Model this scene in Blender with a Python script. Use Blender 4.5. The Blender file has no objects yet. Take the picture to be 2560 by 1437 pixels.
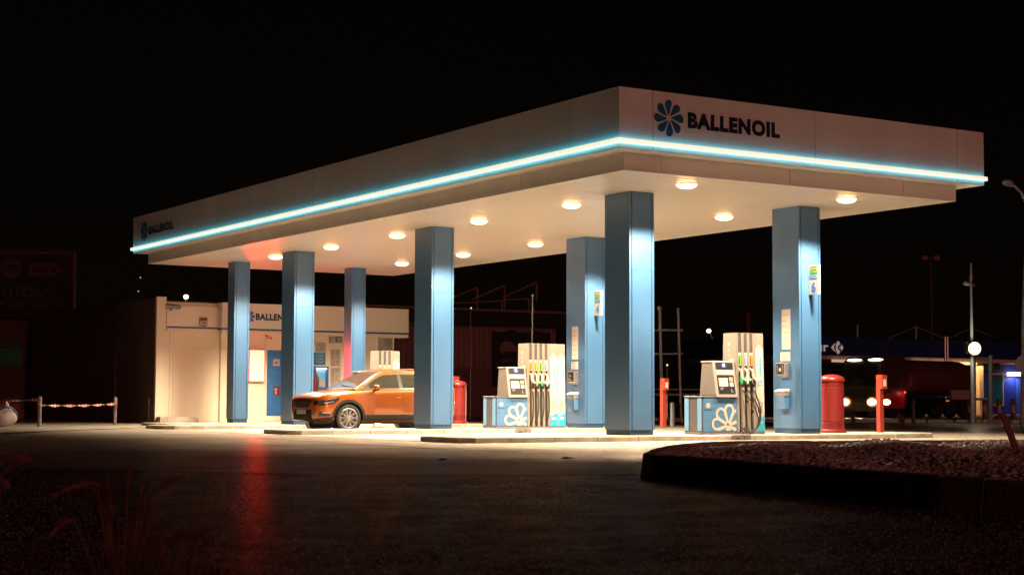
import bpy, bmesh, math, random
from mathutils import Vector, Matrix
from mathutils.bvhtree import BVHTree
import numpy as np
PI = math.pi
rnd = random.Random(7)
sc = bpy.context.scene
C = sc.collection

# ------------------------------------------------------------------ camera
F, PW, PH = 4137.24, 2560, 1437
CAM = Vector((-17.3872, -24.0732, 0.7777))
YAW, PIT, ROL = 0.5606, 0.0686, 0.0033
fwd = Vector((math.sin(YAW)*math.cos(PIT), math.cos(YAW)*math.cos(PIT), math.sin(PIT)))
_r = fwd.cross(Vector((0, 0, 1))).normalized()
_u = _r.cross(fwd)
RT = _r*math.cos(ROL) + _u*math.sin(ROL)
UP = -_r*math.sin(ROL) + _u*math.cos(ROL)
def ray(x, y): return fwd + RT*((x-PW/2)/F) - UP*((y-PH/2)/F)
def G(x, y, z=0.0):                       # survey helpers: a sight line met with a level / wall plane
    d = ray(x, y); return CAM + d*((z-CAM.z)/d.z)
def VX(x, y, X):
    d = ray(x, y); return CAM + d*((X-CAM.x)/d.x)
def VY(x, y, Y):
    d = ray(x, y); return CAM + d*((Y-CAM.y)/d.y)
def DP(x, y, dep): return CAM + ray(x, y)*dep
cd = bpy.data.cameras.new('camera'); co = bpy.data.objects.new('camera', cd); C.objects.link(co)
cd.sensor_width = 36; cd.sensor_fit = 'HORIZONTAL'; cd.lens = F/PW*36
cd.clip_start = 0.1; cd.clip_end = 2000
co.matrix_world = Matrix(((RT.x, UP.x, -fwd.x, CAM.x), (RT.y, UP.y, -fwd.y, CAM.y), (RT.z, UP.z, -fwd.z, CAM.z), (0, 0, 0, 1)))
cd.dof.use_dof = True; cd.dof.focus_distance = 38; cd.dof.aperture_fstop = 5.6
sc.camera = co

# ------------------------------------------------------------------ render settings
sc.view_settings.view_transform = 'Standard'; sc.view_settings.look = 'None'
sc.view_settings.exposure = 0; sc.view_settings.gamma = 1; sc.view_settings.use_curve_mapping = False
sc.render.engine = 'CYCLES'
sc.cycles.use_denoising = True
try:
    sc.cycles.denoising_input_passes = 'RGB_ALBEDO_NORMAL'; sc.cycles.denoising_prefilter = 'ACCURATE'
except Exception: pass
sc.cycles.max_bounces = 7; sc.cycles.diffuse_bounces = 4; sc.cycles.glossy_bounces = 3
sc.cycles.sample_clamp_indirect = 4
sc.cycles.caustics_reflective = False; sc.cycles.caustics_refractive = False

# ------------------------------------------------------------------ materials
MATS = {}
def nt(name):
    m = bpy.data.materials.new(name); m.use_nodes = True
    n = m.node_tree; b = n.nodes['Principled BSDF']
    return m, n, b
def mat(name, col, rough=0.5, metal=0.0, var=0.12, nscale=3.0, bump=0.0, bscale=60.0, coat=0.0, spec=0.5, rvar=0.1, stretch=None):
    """Procedural paint / plastic / stone: colour and roughness wander with noise, optional fine bump."""
    if name in MATS: return MATS[name]
    m, n, b = nt(name)
    tc = n.nodes.new('ShaderNodeTexCoord'); mp = n.nodes.new('ShaderNodeMapping')
    n.links.new(tc.outputs['Object'], mp.inputs['Vector'])
    if stretch: mp.inputs['Scale'].default_value = stretch
    nz = n.nodes.new('ShaderNodeTexNoise'); nz.inputs['Scale'].default_value = nscale; nz.inputs['Detail'].default_value = 6
    n.links.new(mp.outputs[0], nz.inputs['Vector'])
    rp = n.nodes.new('ShaderNodeValToRGB')
    rp.color_ramp.elements[0].position = 0.3; rp.color_ramp.elements[1].position = 0.7
    rp.color_ramp.elements[0].color = (*[c*(1-var) for c in col], 1)
    rp.color_ramp.elements[1].color = (*[min(1, c*(1+var)) for c in col], 1)
    n.links.new(nz.outputs['Fac'], rp.inputs['Fac']); n.links.new(rp.outputs[0], b.inputs['Base Color'])
    mr = n.nodes.new('ShaderNodeMapRange'); mr.inputs['To Min'].default_value = max(0.02, rough-rvar); mr.inputs['To Max'].default_value = min(1, rough+rvar)
    nz2 = n.nodes.new('ShaderNodeTexNoise'); nz2.inputs['Scale'].default_value = nscale*4
    n.links.new(mp.outputs[0], nz2.inputs['Vector'])
    n.links.new(nz2.outputs['Fac'], mr.inputs['Value']); n.links.new(mr.outputs[0], b.inputs['Roughness'])
    b.inputs['Metallic'].default_value = metal
    b.inputs['Specular IOR Level'].default_value = spec
    if coat: b.inputs['Coat Weight'].default_value = coat; b.inputs['Coat Roughness'].default_value = 0.05
    if bump:
        nb = n.nodes.new('ShaderNodeTexNoise'); nb.inputs['Scale'].default_value = bscale; nb.inputs['Detail'].default_value = 4
        n.links.new(tc.outputs['Object'], nb.inputs['Vector'])
        bp = n.nodes.new('ShaderNodeBump'); bp.inputs['Strength'].default_value = bump; bp.inputs['Distance'].default_value = 0.02
        n.links.new(nb.outputs['Fac'], bp.inputs['Height']); n.links.new(bp.outputs[0], b.inputs['Normal'])
    MATS[name] = m
    return m
def emit(name, col, strength=1.0):
    if name in MATS: return MATS[name]
    m, n, b = nt(name)
    b.inputs['Base Color'].default_value = (*[min(0.8, c) for c in col], 1)
    b.inputs['Roughness'].default_value = 0.4
    b.inputs['Emission Color'].default_value = (*col, 1); b.inputs['Emission Strength'].default_value = strength
    MATS[name] = m
    return m
def asphalt(name, c0, c1, rough, bumpd=0.012, grain=160.0, gloss=0.02, gloss_r=0.35):
    m, n, b = nt(name); L = n.links.new; N = n.nodes.new; b.inputs['Specular IOR Level'].default_value = 0.0
    tc = N('ShaderNodeTexCoord')
    big = N('ShaderNodeTexNoise'); big.inputs['Scale'].default_value = 0.22; big.inputs['Detail'].default_value = 8; big.inputs['Roughness'].default_value = 0.65
    fine = N('ShaderNodeTexNoise'); fine.inputs['Scale'].default_value = grain; fine.inputs['Detail'].default_value = 3
    vor = N('ShaderNodeTexVoronoi'); vor.inputs['Scale'].default_value = grain*0.55
    mp = N('ShaderNodeMapping'); mp.inputs['Scale'].default_value = (0.35, 1.4, 1); mp.inputs['Rotation'].default_value = (0, 0, 0.2)
    streak = N('ShaderNodeTexNoise'); streak.inputs['Scale'].default_value = 0.5; streak.inputs['Detail'].default_value = 7
    L(tc.outputs['Object'], mp.inputs['Vector']); L(mp.outputs[0], streak.inputs['Vector'])
    for q in (big, fine, vor): L(tc.outputs['Object'], q.inputs['Vector'])
    a1 = N('ShaderNodeMath'); a1.operation = 'MULTIPLY_ADD'; L(big.outputs['Fac'], a1.inputs[0]); a1.inputs[1].default_value = 0.55; 
    L(streak.outputs['Fac'], a1.inputs[2])
    a2 = N('ShaderNodeMath'); a2.operation = 'MULTIPLY_ADD'; L(fine.outputs['Fac'], a2.inputs[0]); a2.inputs[1].default_value = 0.5; L(a1.outputs[0], a2.inputs[2])
    rp = N('ShaderNodeValToRGB'); rp.color_ramp.elements[0].position = 0.75; rp.color_ramp.elements[1].position = 1.3 if False else 1.0
    mr0 = N('ShaderNodeMapRange'); mr0.inputs['From Min'].default_value = 0.65; mr0.inputs['From Max'].default_value = 1.4
    L(a2.outputs[0], mr0.inputs['Value'])
    rp.color_ramp.elements[0].position = 0.15; rp.color_ramp.elements[1].position = 0.85
    rp.color_ramp.elements[0].color = (*c0, 1); rp.color_ramp.elements[1].color = (*c1, 1)
    L(mr0.outputs[0], rp.inputs['Fac'])
    L(rp.outputs[0], b.inputs['Base Color'])
    mr = N('ShaderNodeMapRange'); mr.inputs['To Min'].default_value = rough-0.12; mr.inputs['To Max'].default_value = rough+0.15
    L(streak.outputs['Fac'], mr.inputs['Value']); L(mr.outputs[0], b.inputs['Roughness'])
    gl = N('ShaderNodeBsdfGlossy'); gl.inputs['Roughness'].default_value = gloss_r; gl.inputs['Color'].default_value = (1, .84, .76, 1); mxs = N('ShaderNodeMixShader'); out = n.nodes['Material Output']
    gm = N('ShaderNodeMapRange'); gm.inputs['From Min'].default_value = .35; gm.inputs['From Max'].default_value = .65; gm.inputs['To Min'].default_value = gloss*.3; gm.inputs['To Max'].default_value = gloss*1.7
    med = N('ShaderNodeTexNoise'); med.inputs['Scale'].default_value = 1.7; med.inputs['Detail'].default_value = 9; med.inputs['Roughness'].default_value = .75; L(tc.outputs['Object'], med.inputs['Vector'])
    L(med.outputs['Fac'], gm.inputs['Value'])
    lw = N('ShaderNodeLayerWeight'); lw.inputs['Blend'].default_value = .5; pw = N('ShaderNodeMath'); pw.operation = 'POWER'; pw.inputs[1].default_value = 11; L(lw.outputs['Facing'], pw.inputs[0])
    ml = N('ShaderNodeMath'); ml.operation = 'MULTIPLY'; L(pw.outputs[0], ml.inputs[0]); L(gm.outputs[0], ml.inputs[1]); L(ml.outputs[0], mxs.inputs[0])
    L(b.outputs[0], mxs.inputs[1]); L(gl.outputs[0], mxs.inputs[2]); L(mxs.outputs[0], out.inputs['Surface'])
    hs = N('ShaderNodeMath'); hs.operation = 'ADD'; L(vor.outputs['Distance'], hs.inputs[0]); L(fine.outputs['Fac'], hs.inputs[1])
    bp = N('ShaderNodeBump'); bp.inputs['Strength'].default_value = 0.6; bp.inputs['Distance'].default_value = bumpd
    L(hs.outputs[0], bp.inputs['Height']); L(bp.outputs[0], b.inputs['Normal']); L(bp.outputs[0], gl.inputs['Normal'])
    return m

M_white = mat('white_panel', (0.70, 0.67, 0.64), 0.35, var=0.07, nscale=1.2, stretch=(1, 1, .12))
M_soffit = mat('soffit_metal', (0.82, 0.74, 0.66), 0.30, var=0.02, nscale=0.5, rvar=0.01, stretch=(.25, 4, 1))
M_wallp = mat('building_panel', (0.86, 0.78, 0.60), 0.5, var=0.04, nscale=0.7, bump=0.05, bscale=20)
M_blue = mat('column_blue', (0.036, 0.108, 0.228), 0.38, var=0.06, nscale=1.2, coat=.4, spec=.6)
M_blue.node_tree.nodes['Principled BSDF'].inputs['Coat Roughness'].default_value = .4
M_bluedk = mat('groove_blue', (0.012, 0.05, 0.11), 0.5)
M_navy = mat('logo_navy', (0.008, 0.018, 0.035), 0.4)
M_logo = mat('logo_blue', (0.012, 0.10, 0.20), 0.4)
M_lblue = mat('sign_blue', (0.02, 0.13, 0.38), 0.4)
M_kerb = mat('kerb_concrete', (0.36, 0.31, 0.25), 0.8, var=0.3, nscale=2.5, bump=0.5, bscale=40)
M_kerbd = mat('planter_kerb', (0.34, 0.27, 0.21), 0.8, var=0.3, nscale=2.2, bump=0.5, bscale=40)
M_red = mat('red_paint', (0.17, 0.014, 0.014), 0.35, var=0.08)
M_orangered = mat('post_red', (0.23, 0.028, 0.012), 0.4, var=0.08)
M_black = mat('black_plastic', (0.012, 0.012, 0.013), 0.4, var=0.2)
M_rubber = mat('rubber', (0.014, 0.014, 0.014), 0.55, var=0.2)
M_dgrey = mat('dark_grey', (0.065, 0.06, 0.058), 0.45, var=0.1)
M_grey = mat('housing_grey', (0.12, 0.108, 0.098), 0.45, var=0.05)
M_cream = mat('tower_cream', (0.195, 0.175, 0.150), 0.4, var=0.04)
M_bezel = mat('bezel_grey', (0.24, 0.215, 0.195), 0.4, var=0.04)
M_pblue = mat('pump_blue', (0.055, 0.140, 0.270), 0.3, var=0.04)
M_plblue = mat('pump_light_blue', (0.11, 0.25, 0.42), 0.3, var=0.04)
M_pwhite = mat('decal_white', (0.39, 0.365, 0.33), 0.4, var=0.03)
M_teal = mat('decal_teal', (0.02, 0.30, 0.46), 0.35, var=0.06)
M_steel = mat('brushed_steel', (0.55, 0.53, 0.5), 0.3, metal=0.9, var=0.05)
M_galv = mat('galvanised_steel', (0.30, 0.40, 0.42), 0.5, metal=0.2, var=0.15, nscale=6)
M_green = mat('nozzle_green', (0.01, 0.26, 0.07), 0.35)
M_aqua = mat('nozzle_aqua', (0.25, 0.50, 0.50), 0.35)
M_tan = mat('nozzle_tan', (0.30, 0.17, 0.08), 0.35)
M_yel = mat('label_yellow', (0.50, 0.31, 0.02), 0.4)
M_amber = mat('label_amber', (0.38, 0.20, 0.02), 0.4)
M_lgreen = mat('label_green', (0.12, 0.34, 0.05), 0.4)
M_lpale = mat('label_pale_blue', (0.30, 0.37, 0.43), 0.4)
M_paper = mat('paper', (0.46, 0.40, 0.34), 0.7, var=0.03)
M_ink = mat('ink_grey', (0.16, 0.14, 0.13), 0.7)
M_screen = emit('screen_blue', (0.01, 0.03, 0.16), 1.0)
M_lamp = emit('lamp_diffuser', (13.0, 6.2, 2.6), 1.0)

# ------------------------------------------------------------------ mesh builder
class MB:
    def __init__(s): s.v = []; s.f = []; s.m = []
    def add(s, vs, fs, mi=0):
        o = len(s.v); s.v += [tuple(v) for v in vs]
        for f in fs: s.f.append(tuple(i+o for i in f)); s.m.append(mi)
        return s
    def box(s, x0, y0, z0, x1, y1, z1, mi=0):
        if x0 > x1: x0, x1 = x1, x0
        if y0 > y1: y0, y1 = y1, y0
        if z0 > z1: z0, z1 = z1, z0
        return s.add([(x0,y0,z0),(x1,y0,z0),(x1,y1,z0),(x0,y1,z0),(x0,y0,z1),(x1,y0,z1),(x1,y1,z1),(x0,y1,z1)],
              [(0,3,2,1),(4,5,6,7),(0,1,5,4),(1,2,6,5),(2,3,7,6),(3,0,4,7)], mi)
    def hexa(s, p, mi=0):                 # 8 points: bottom ring then top ring
        return s.add(p, [(0,3,2,1),(4,5,6,7),(0,1,5,4),(1,2,6,5),(2,3,7,6),(3,0,4,7)], mi)
    def prism(s, pts, fn, t0, t1, mi=0):  # polygon pts (a,b) swept from t0 to t1; fn(a,b,t)->xyz
        n = len(pts)
        vs = [fn(a, b, t0) for a, b in pts] + [fn(a, b, t1) for a, b in pts]
        fs = [tuple(range(n-1, -1, -1)), tuple(range(n, 2*n))] + [(i, (i+1) % n, n+(i+1) % n, n+i) for i in range(n)]
        return s.add(vs, fs, mi)
    def tube(s, path, r, n=8, mi=0, cap=True):
        P = [Vector(p) for p in path]; k = len(P); vs = []; fs = []
        R = r if isinstance(r, (list, tuple)) else [r]*k
        ref = None
        for i in range(k):
            t = (P[min(i+1, k-1)]-P[max(i-1, 0)]).normalized()
            if ref is None: ref = t.orthogonal().normalized()
            a = (ref - t*ref.dot(t)).normalized(); b = t.cross(a); ref = a
            for j in range(n):
                w = 2*PI*j/n; vs.append(P[i] + (a*math.cos(w)+b*math.sin(w))*R[i])
        for i in range(k-1):
            for j in range(n):
                fs.append((i*n+j, i*n+(j+1) % n, (i+1)*n+(j+1) % n, (i+1)*n+j))
        if cap: fs += [tuple(range(n-1, -1, -1)), tuple(range((k-1)*n, k*n))]
        return s.add(vs, fs, mi)
    def lathe(s, prof, n=24, c=(0, 0, 0), axis='z', mi=0, cap=True):
        vs = []; fs = []; k = len(prof)
        for r, h in prof:
            for j in range(n):
                w = 2*PI*j/n; a, b = r*math.cos(w), r*math.sin(w)
                q = (a, b, h) if axis == 'z' else ((a, h, b) if axis == 'y' else (h, a, b))
                vs.append((q[0]+c[0], q[1]+c[1], q[2]+c[2]))
        for i in range(k-1):
            for j in range(n): fs.append((i*n+j, i*n+(j+1) % n, (i+1)*n+(j+1) % n, (i+1)*n+j))
        if cap: fs += [tuple(range(n-1, -1, -1)), tuple(range((k-1)*n, k*n))]
        return s.add(vs, fs, mi)
    def ball(s, c, r, n=10, mi=0, sc_=(1, 1, 1)):
        vs = []; fs = []; m = max(4, n//2+1)
        for i in range(1, m):
            ph = PI*i/m
            for j in range(n):
                w = 2*PI*j/n
                vs.append((c[0]+r*sc_[0]*math.sin(ph)*math.cos(w), c[1]+r*sc_[1]*math.sin(ph)*math.sin(w), c[2]+r*sc_[2]*math.cos(ph)))
        t = len(vs); vs += [(c[0], c[1], c[2]+r*sc_[2]), (c[0], c[1], c[2]-r*sc_[2])]
        for i in range(m-2):
            for j in range(n): fs.append((i*n+j, (i+1)*n+j, (i+1)*n+(j+1) % n, i*n+(j+1) % n))
        for j in range(n):
            fs.append((t, j, (j+1) % n)); fs.append((t+1, (m-2)*n+(j+1) % n, (m-2)*n+j))
        return s.add(vs, fs, mi)
    def build(s, name, mats, parent=None, loc=(0, 0, 0), bevel=0, smooth=False, seg=2, angle=None):
        me = bpy.data.meshes.new(name)
        me.from_pydata(s.v, [], s.f)
        mats = mats if isinstance(mats, (list, tuple)) else [mats]
        for m in mats: me.materials.append(m)
        for p, mi in zip(me.polygons, s.m): p.material_index = mi
        bm = bmesh.new(); bm.from_mesh(me)
        bmesh.ops.recalc_face_normals(bm, faces=bm.faces)
        if bevel:
            es = [e for e in bm.edges if len(e.link_faces) == 2 and e.calc_face_angle(0) > 0.5]
            bmesh.ops.bevel(bm, geom=es, offset=bevel, segments=seg, profile=0.5, affect='EDGES', clamp_overlap=True)
        if smooth:
            for f in bm.faces: f.smooth = True
            for e in bm.edges:
                if len(e.link_faces) == 2 and e.calc_face_angle(0) > (angle or 0.6): e.smooth = False
        bm.to_mesh(me); bm.free()
        o = bpy.data.objects.new(name, me); C.objects.link(o)
        o.location = loc
        if parent is not None: o.parent = parent
        return o
def tag(o, label=None, cat=None, group=None, kind=None):
    if label: o['label'] = label
    if cat: o['category'] = cat
    if group: o['group'] = group
    if kind: o['kind'] = kind
    return o
def thing(name, label, cat, loc=(0, 0, 0), rz=0, group=None):
    o = bpy.data.objects.new(name, None); C.objects.link(o)
    o.location = loc; o.rotation_euler = (0, 0, rz); o.empty_display_size = 0.2
    return tag(o, label, cat, group)
def kids(o): return [c for c in bpy.data.objects if c.parent == o]
def copy_tree(o, parent=None):
    c = o.copy(); C.objects.link(c)
    if parent is not None: c.parent = parent
    for ch in kids(o): copy_tree(ch, c)
    return c
_tc = {}
def text_geo(body, bold=0.0):
    k = (body, bold)
    if k in _tc: return _tc[k]
    cu = bpy.data.curves.new('t', 'FONT'); cu.body = body; cu.size = 1; cu.offset = bold; cu.resolution_u = 4; cu.space_character = 1 + 2.2*bold
    ob = bpy.data.objects.new('t', cu); C.objects.link(ob)
    dg = bpy.context.evaluated_depsgraph_get()
    me = bpy.data.meshes.new_from_object(ob.evaluated_get(dg))
    vs = [tuple(v.co) for v in me.vertices]; fs = [tuple(p.vertices) for p in me.polygons]
    bpy.data.objects.remove(ob); bpy.data.curves.remove(cu); bpy.data.meshes.remove(me)
    xs = [v[0] for v in vs]; ys = [v[1] for v in vs]
    x0, x1, y0, y1 = min(xs), max(xs), min(ys), max(ys)
    _tc[k] = ([((x-x0)/(x1-x0), (y-y0)/(y1-y0)) for x, y, _ in vs], fs, (x1-x0)/(y1-y0))
    return _tc[k]
def text(mb, body, org, ux, uy, w, h, mi=0, bold=0.02):
    """lettering filling a w x h box: lower left corner org, reading along ux, upright along uy (unit vectors)"""
    vs, fs, asp = text_geo(body, bold)
    if w is None: w = h*asp
    org, ux, uy = Vector(org), Vector(ux), Vector(uy)
    mb.add([org+ux*(a*w)+uy*(b*h) for a, b in vs], fs, mi)
def petal(R, a, r0, w0, n=12):
    """teardrop outline pointing along +a axis: narrow at r0, round end of radius a at R"""
    c = R-a; pts = [(r0, -w0)]
    b = math.acos(min(1, a/c))
    for i in range(n+1):
        w = -(PI-b) + 2*(PI-b)*i/n
        pts.append((c+a*math.cos(w), a*math.sin(w)))
    pts.append((r0, w0))
    return pts
def flower(mb, c, ux, uy, R, mi=0, n=8, rot=0.0, swirl=0.25):
    c, ux, uy = Vector(c), Vector(ux), Vector(uy)
    for k in range(n):
        th = 2*PI*k/n + rot
        vs = []
        for r, t in petal(R, R*0.235, R*0.17, R*0.035):
            rr = math.hypot(r, t); an = math.atan2(t, r) + th - swirl*(1-rr/R)
            vs.append(c+ux*(rr*math.sin(an))+uy*(rr*math.cos(an)))
        mb.add(vs, [tuple(range(len(vs)))], mi)
def flower_lines(mb, c, ux, uy, R, wd, ok, mi=0, n=8, rot=0.0, step=0.012):
    c, ux, uy = Vector(c), Vector(ux), Vector(uy)
    for k in range(n):
        th = 2*PI*k/n + rot
        P = petal(R, R*0.26, R*0.0, 0.0, 18)
        Q = []
        for i in range(len(P)-1):
            a, b = P[i], P[i+1]; L = math.hypot(b[0]-a[0], b[1]-a[1]); m = max(1, int(L/step))
            for j in range(m): Q.append((a[0]+(b[0]-a[0])*j/m, a[1]+(b[1]-a[1])*j/m))
        Q.append(P[-1])
        lift = NY*(0.0006*k)
        for i in range(len(Q)-1):
            d = (Q[i+1][0]-Q[i][0], Q[i+1][1]-Q[i][1]); L = math.hypot(*d) or 1
            d0 = (Q[i][0]-Q[max(0, i-1)][0], Q[i][1]-Q[max(0, i-1)][1]); L0 = math.hypot(*d0) or 1
            if i == 0: d0, L0 = d, L
            pts = []
            for q, dd, LL in ((Q[i], d0, L0), (Q[i+1], d, L)):
                for sg in (-1, 1):
                    a = q[0]-dd[1]/LL*wd/2*sg; b = q[1]+dd[0]/LL*wd/2*sg
                    rr = math.hypot(a, b); an = math.atan2(b, a)+th
                    pts.append((rr*math.sin(an), rr*math.cos(an)))
            if all(ok(a, b) for a, b in pts):
                mb.add([c+lift+ux*pts[i_][0]+uy*pts[i_][1] for i_ in (0, 1, 3, 2)], [(0, 1, 2, 3)], mi)

X_, Y_, Z_ = Vector((1, 0, 0)), Vector((0, 1, 0)), Vector((0, 0, 1))
NY = -Y_
# ------------------------------------------------------------------ ground
def flat(name, pts, z, m, label=None, kind='structure', thick=None):
    mb = MB()
    if thick: mb.prism(pts, lambda a, b, t: (a, b, t), z-thick, z)
    else: mb.add([(x, y, z) for x, y in pts], [tuple(range(len(pts)))])
    o = mb.build(name, m); o['kind'] = kind
    return o
M_asph = asphalt('asphalt', (0.035, 0.032, 0.031), (0.16, 0.145, 0.135), 0.60, 0.06, 34, 0.18, 0.28)
M_fore = asphalt('forecourt_surface', (0.20, 0.18, 0.152), (0.44, 0.396, 0.335), 0.6, 0.02, 60, 0.18, 0.28)
M_pave = asphalt('pavement_concrete', (0.26, 0.23, 0.19), (0.38, 0.34, 0.29), 0.65, 0.006, 90)
flat('ground', [(-400, -300), (500, -300), (500, 700), (-400, 700)], 0.0, M_asph)
flat('forecourt', [(-13.5, -3.0), (-9.5, -8.4), (-7.0, -9.6), (2, -9.6), (12, -9), (18, -4.0), (18, 12), (17, 25.2), (-1.0, 25.2), (-6.1, 15.0), (-9.2, 10.6), (-15, 5)], 0.004, M_fore)
flat('pavement', [(-30, -2), (-9.3, 10.6), (-6.2, 15.2), (-0.9, 21.4), (0.4, 25.25), (17, 25.25), (17, 44), (-30, 44)], 0.022, M_pave)
flat('road', [(18.5, 14), (60, -6), (200, 20), (200, 75), (60, 60), (24, 41)], 0.004, M_asph)

# ------------------------------------------------------------------ islands
SOF = 5.015; ISL = 0.105
XL, XR = 2.2638, 6.7855
YR = [2.7893, 10.8979, 18.8176, 23.1655]
isl = [(-1.95, 2.15, 10.35, 4.05, 'near'), (-1.65, 10.35, 8.4, 12.15, 'second'), (-1.7, 18.2, 8.4, 20.0, 'third'), (-0.3, 22.6, 9.2, 24.3, 'back')]
isl_lab = ['long pale concrete pump island at the near end, under the columns nearest the photographer',
           'pale concrete pump island directly in front of the orange car',
           'pale concrete pump island directly behind the orange car',
           'pale concrete kerbed island along the front of the kiosk building']
for (x0, y0, x1, y1, nm), lb in zip(isl, isl_lab):
    mb = MB(); x = x0; first = True
    outl = lambda xa, xb, sq, eq: [(xa+(0.25 if sq else 0), y0), (xb-(0.25 if eq else 0), y0), (xb, y0+(0.25 if eq else 0)), (xb, y1-(0.25 if eq else 0)), (xb-(0.25 if eq else 0), y1), (xa+(0.25 if sq else 0), y1), (xa, y1-(0.25 if sq else 0)), (xa, y0+(0.25 if sq else 0))]
    while x < x1-0.01:
        e = min(x1, x+rnd.choice([0.98, 1.0, 1.02])) ;
        if x1-e < 0.4: e = x1
        P = []
        for p in outl(x+(0 if first else 0.004), e-0.004, first, e == x1):
            if not P or (abs(P[-1][0]-p[0])+abs(P[-1][1]-p[1])) > 1e-6: P.append(p)
        if abs(P[0][0]-P[-1][0])+abs(P[0][1]-P[-1][1]) < 1e-6: P.pop()
        dz = rnd.uniform(-0.003, 0.003)
        mb.prism(P, lambda a, b, t: (a, b, t), -0.02, ISL+dz)
        x = e; first = False
    o = mb.build('pump_island', M_kerb, bevel=0.012, seg=1)
    tag(o, lb, 'pump island', 'pump islands of the station')

# ------------------------------------------------------------------ canopy
W, L = 9.4756, 25.9443
ZT, ZL, ZB, ZST = 6.467, 5.477, 5.356, 5.342
SK, SKR, SKB = 0.3734, 0.4482, 0.36
can = thing('canopy', 'large white flat-roofed station canopy with a glowing light strip round its edge', 'canopy')
mb = MB(); t = 0.06
gap = 0.014
def panels(a0, a1, n0):            # panel joints along one side
    r = []; a = a0
    for b in n0: r.append((a, b-gap/2)); a = b+gap/2
    r.append((a, a1)); return r
seamx = [VY(1632, 330, 0).x, VY(2038, 400, 0).x, VY(2394, 430, 0).x]
for a, b in panels(0, W, seamx): mb.box(a, 0, ZB, b, t, ZT)
seamy = [1.6, 5.3, 9.1, 12.9, 16.7, 20.5, 23.6]
for a, b in panels(t+0.002, L, seamy): mb.box(0, a, ZB, t, b, ZT)
mb.build('fascia', M_white, can)
mb = MB(); mb.box(W-t, t+.002, ZB, W, L-t-.002, ZT); mb.box(t+.002, L-t, ZB, W, L, ZT)
mb.box(t, t, ZT-0.25, W-t, L-t, ZT-0.2)
mb.build('roof_deck', M_white, can)
mb = MB(); mb.box(0.004, 0.004, ZB-0.012, W-0.004, SK+0.05, ZB-0.001); mb.box(0.004, SK+0.052, ZB-0.012, SK+0.05, L-.004, ZB-.001)
mb.box(W-SKR-.05, SK+0.052, ZB-0.012, W-.004, L-.004, ZB-.001); mb.box(SK+.052, L-SKB-.05, ZB-.012, W-SKR-.052, L-.004, ZB-.001)
mb.build('flange', M_white, can)
mb = MB(); q = 0.04
sx = [VY(1651, 410, SK).x, VY(1974, 440, SK).x, VY(2259, 470, SK).x]
for a, b in panels(SK, W-SKR, sx): mb.box(a, SK, SOF, b, SK+q, ZB-.013)
for a, b in panels(SK+q+.002, L-SKB-q-.002, [3.9, 8.0, 12.1, 16.2, 20.3]): mb.box(SK, a, SOF, SK+q, b, ZB-.013)
mb.box(W-SKR-q, SK+q+.002, SOF, W-SKR, L-SKB-q-.002, ZB-.013); mb.box(SK, L-SKB-q, SOF, W-SKR, L-SKB, ZB-.013)
mb.build('skirt', M_white, can)
# soffit: long metal strips running across, each with a little groove between
mb = MB(); y = SK+q+.002; pitch = 0.3
x0, x1 = SK+q+.002, W-SKR-q-.002
while y < L-SKB-q-0.01:
    e = min(y+pitch, L-SKB-q-.002)
    tl = rnd.uniform(-0.0014, 0.0014)
    ps = [(y, SOF+.03), (y+.010, SOF+.004), (y+.024, SOF+.001+tl), ((y+e)/2, SOF+.003), (e-.024, SOF+.001-tl), (e-.010, SOF+.004), (e, SOF+.03), (e, SOF+.04), (y, SOF+.04)]
    mb.prism(ps, lambda a, b, t_: (t_, a, b), x0, x1); y = e
mb.build('soffit', M_soffit, can)
# light strip: a cream front diffuser whose top and bottom edges give off cyan light
M_ledf = emit('strip_diffuser', (1.0, 0.88, 0.66), 1.0)
M_lede = emit('strip_edge', (0.07, 0.50, 0.64), 5.0)
mb = MB(); h = 0.042; d = 0.055; b0 = 0.034
def strip(fn, a0, a1):
    pr = [(-0.030, -h), (-0.034, -h), (-0.072, -h), (-0.080, -h*.8), (-0.080, h*.8), (-0.072, h), (-0.034, h), (-0.030, h)]
    n = len(pr)
    vs = [fn(a0, u, v, 0) for u, v in pr] + [fn(a1, u, v, 1) for u, v in pr]
    mis = [0, 1, 0, 0, 0, 1, 0]
    for i in range(n-1): mb.add([vs[i], vs[i+1], vs[n+i+1], vs[n+i]], [(0, 1, 2, 3)], mis[i])
    mb.add(vs[:n], [tuple(range(n))], 0); mb.add(vs[n:], [tuple(range(n))], 0)
strip(lambda a, u, v, e: (a + (u if not e else 0), u, ZL+v), 0, W+0.02)
strip(lambda a, u, v, e: (u, a + (u if not e else 0), ZL+v), 0, L+0.02)
mb.build('light_strip', [M_ledf, M_lede], can)
# brand emblem and lettering on two sides
mb = MB(); c = VY(1672, 296, 0); flower(mb, (c.x, -0.006, c.z), X_, Z_, (VY(1672, 250, 0).z-VY(1672, 342, 0).z)/2)
mb.build('emblem', M_logo, can); mb = MB()
c2 = VX(361, 578, 0); r2 = (VX(361, 552, 0).z-VX(361, 604, 0).z)/2
flower(mb, (-0.006, c2.y, c2.z), NY, Z_, r2*1.0)
mb.build('emblem', M_logo, can)
mb = MB(); a = VY(1719, 321, 0); b = VY(1949, 347, 0); hh = VY(1719, 280, 0).z-a.z
text(mb, 'BALLENOIL', (a.x, -0.007, a.z), X_, Z_, b.x-a.x, hh, bold=0.06)
mb.build('lettering', M_navy, can); mb = MB()
a = VX(373, 587, 0); b = VX(434, 574, 0); hh = VX(373, 566, 0).z-a.z
text(mb, 'BALLENOIL', (-0.007, a.y, a.z), NY, Z_, a.y-b.y, hh, bold=0.06)
mb.build('lettering', M_navy, can)

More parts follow.
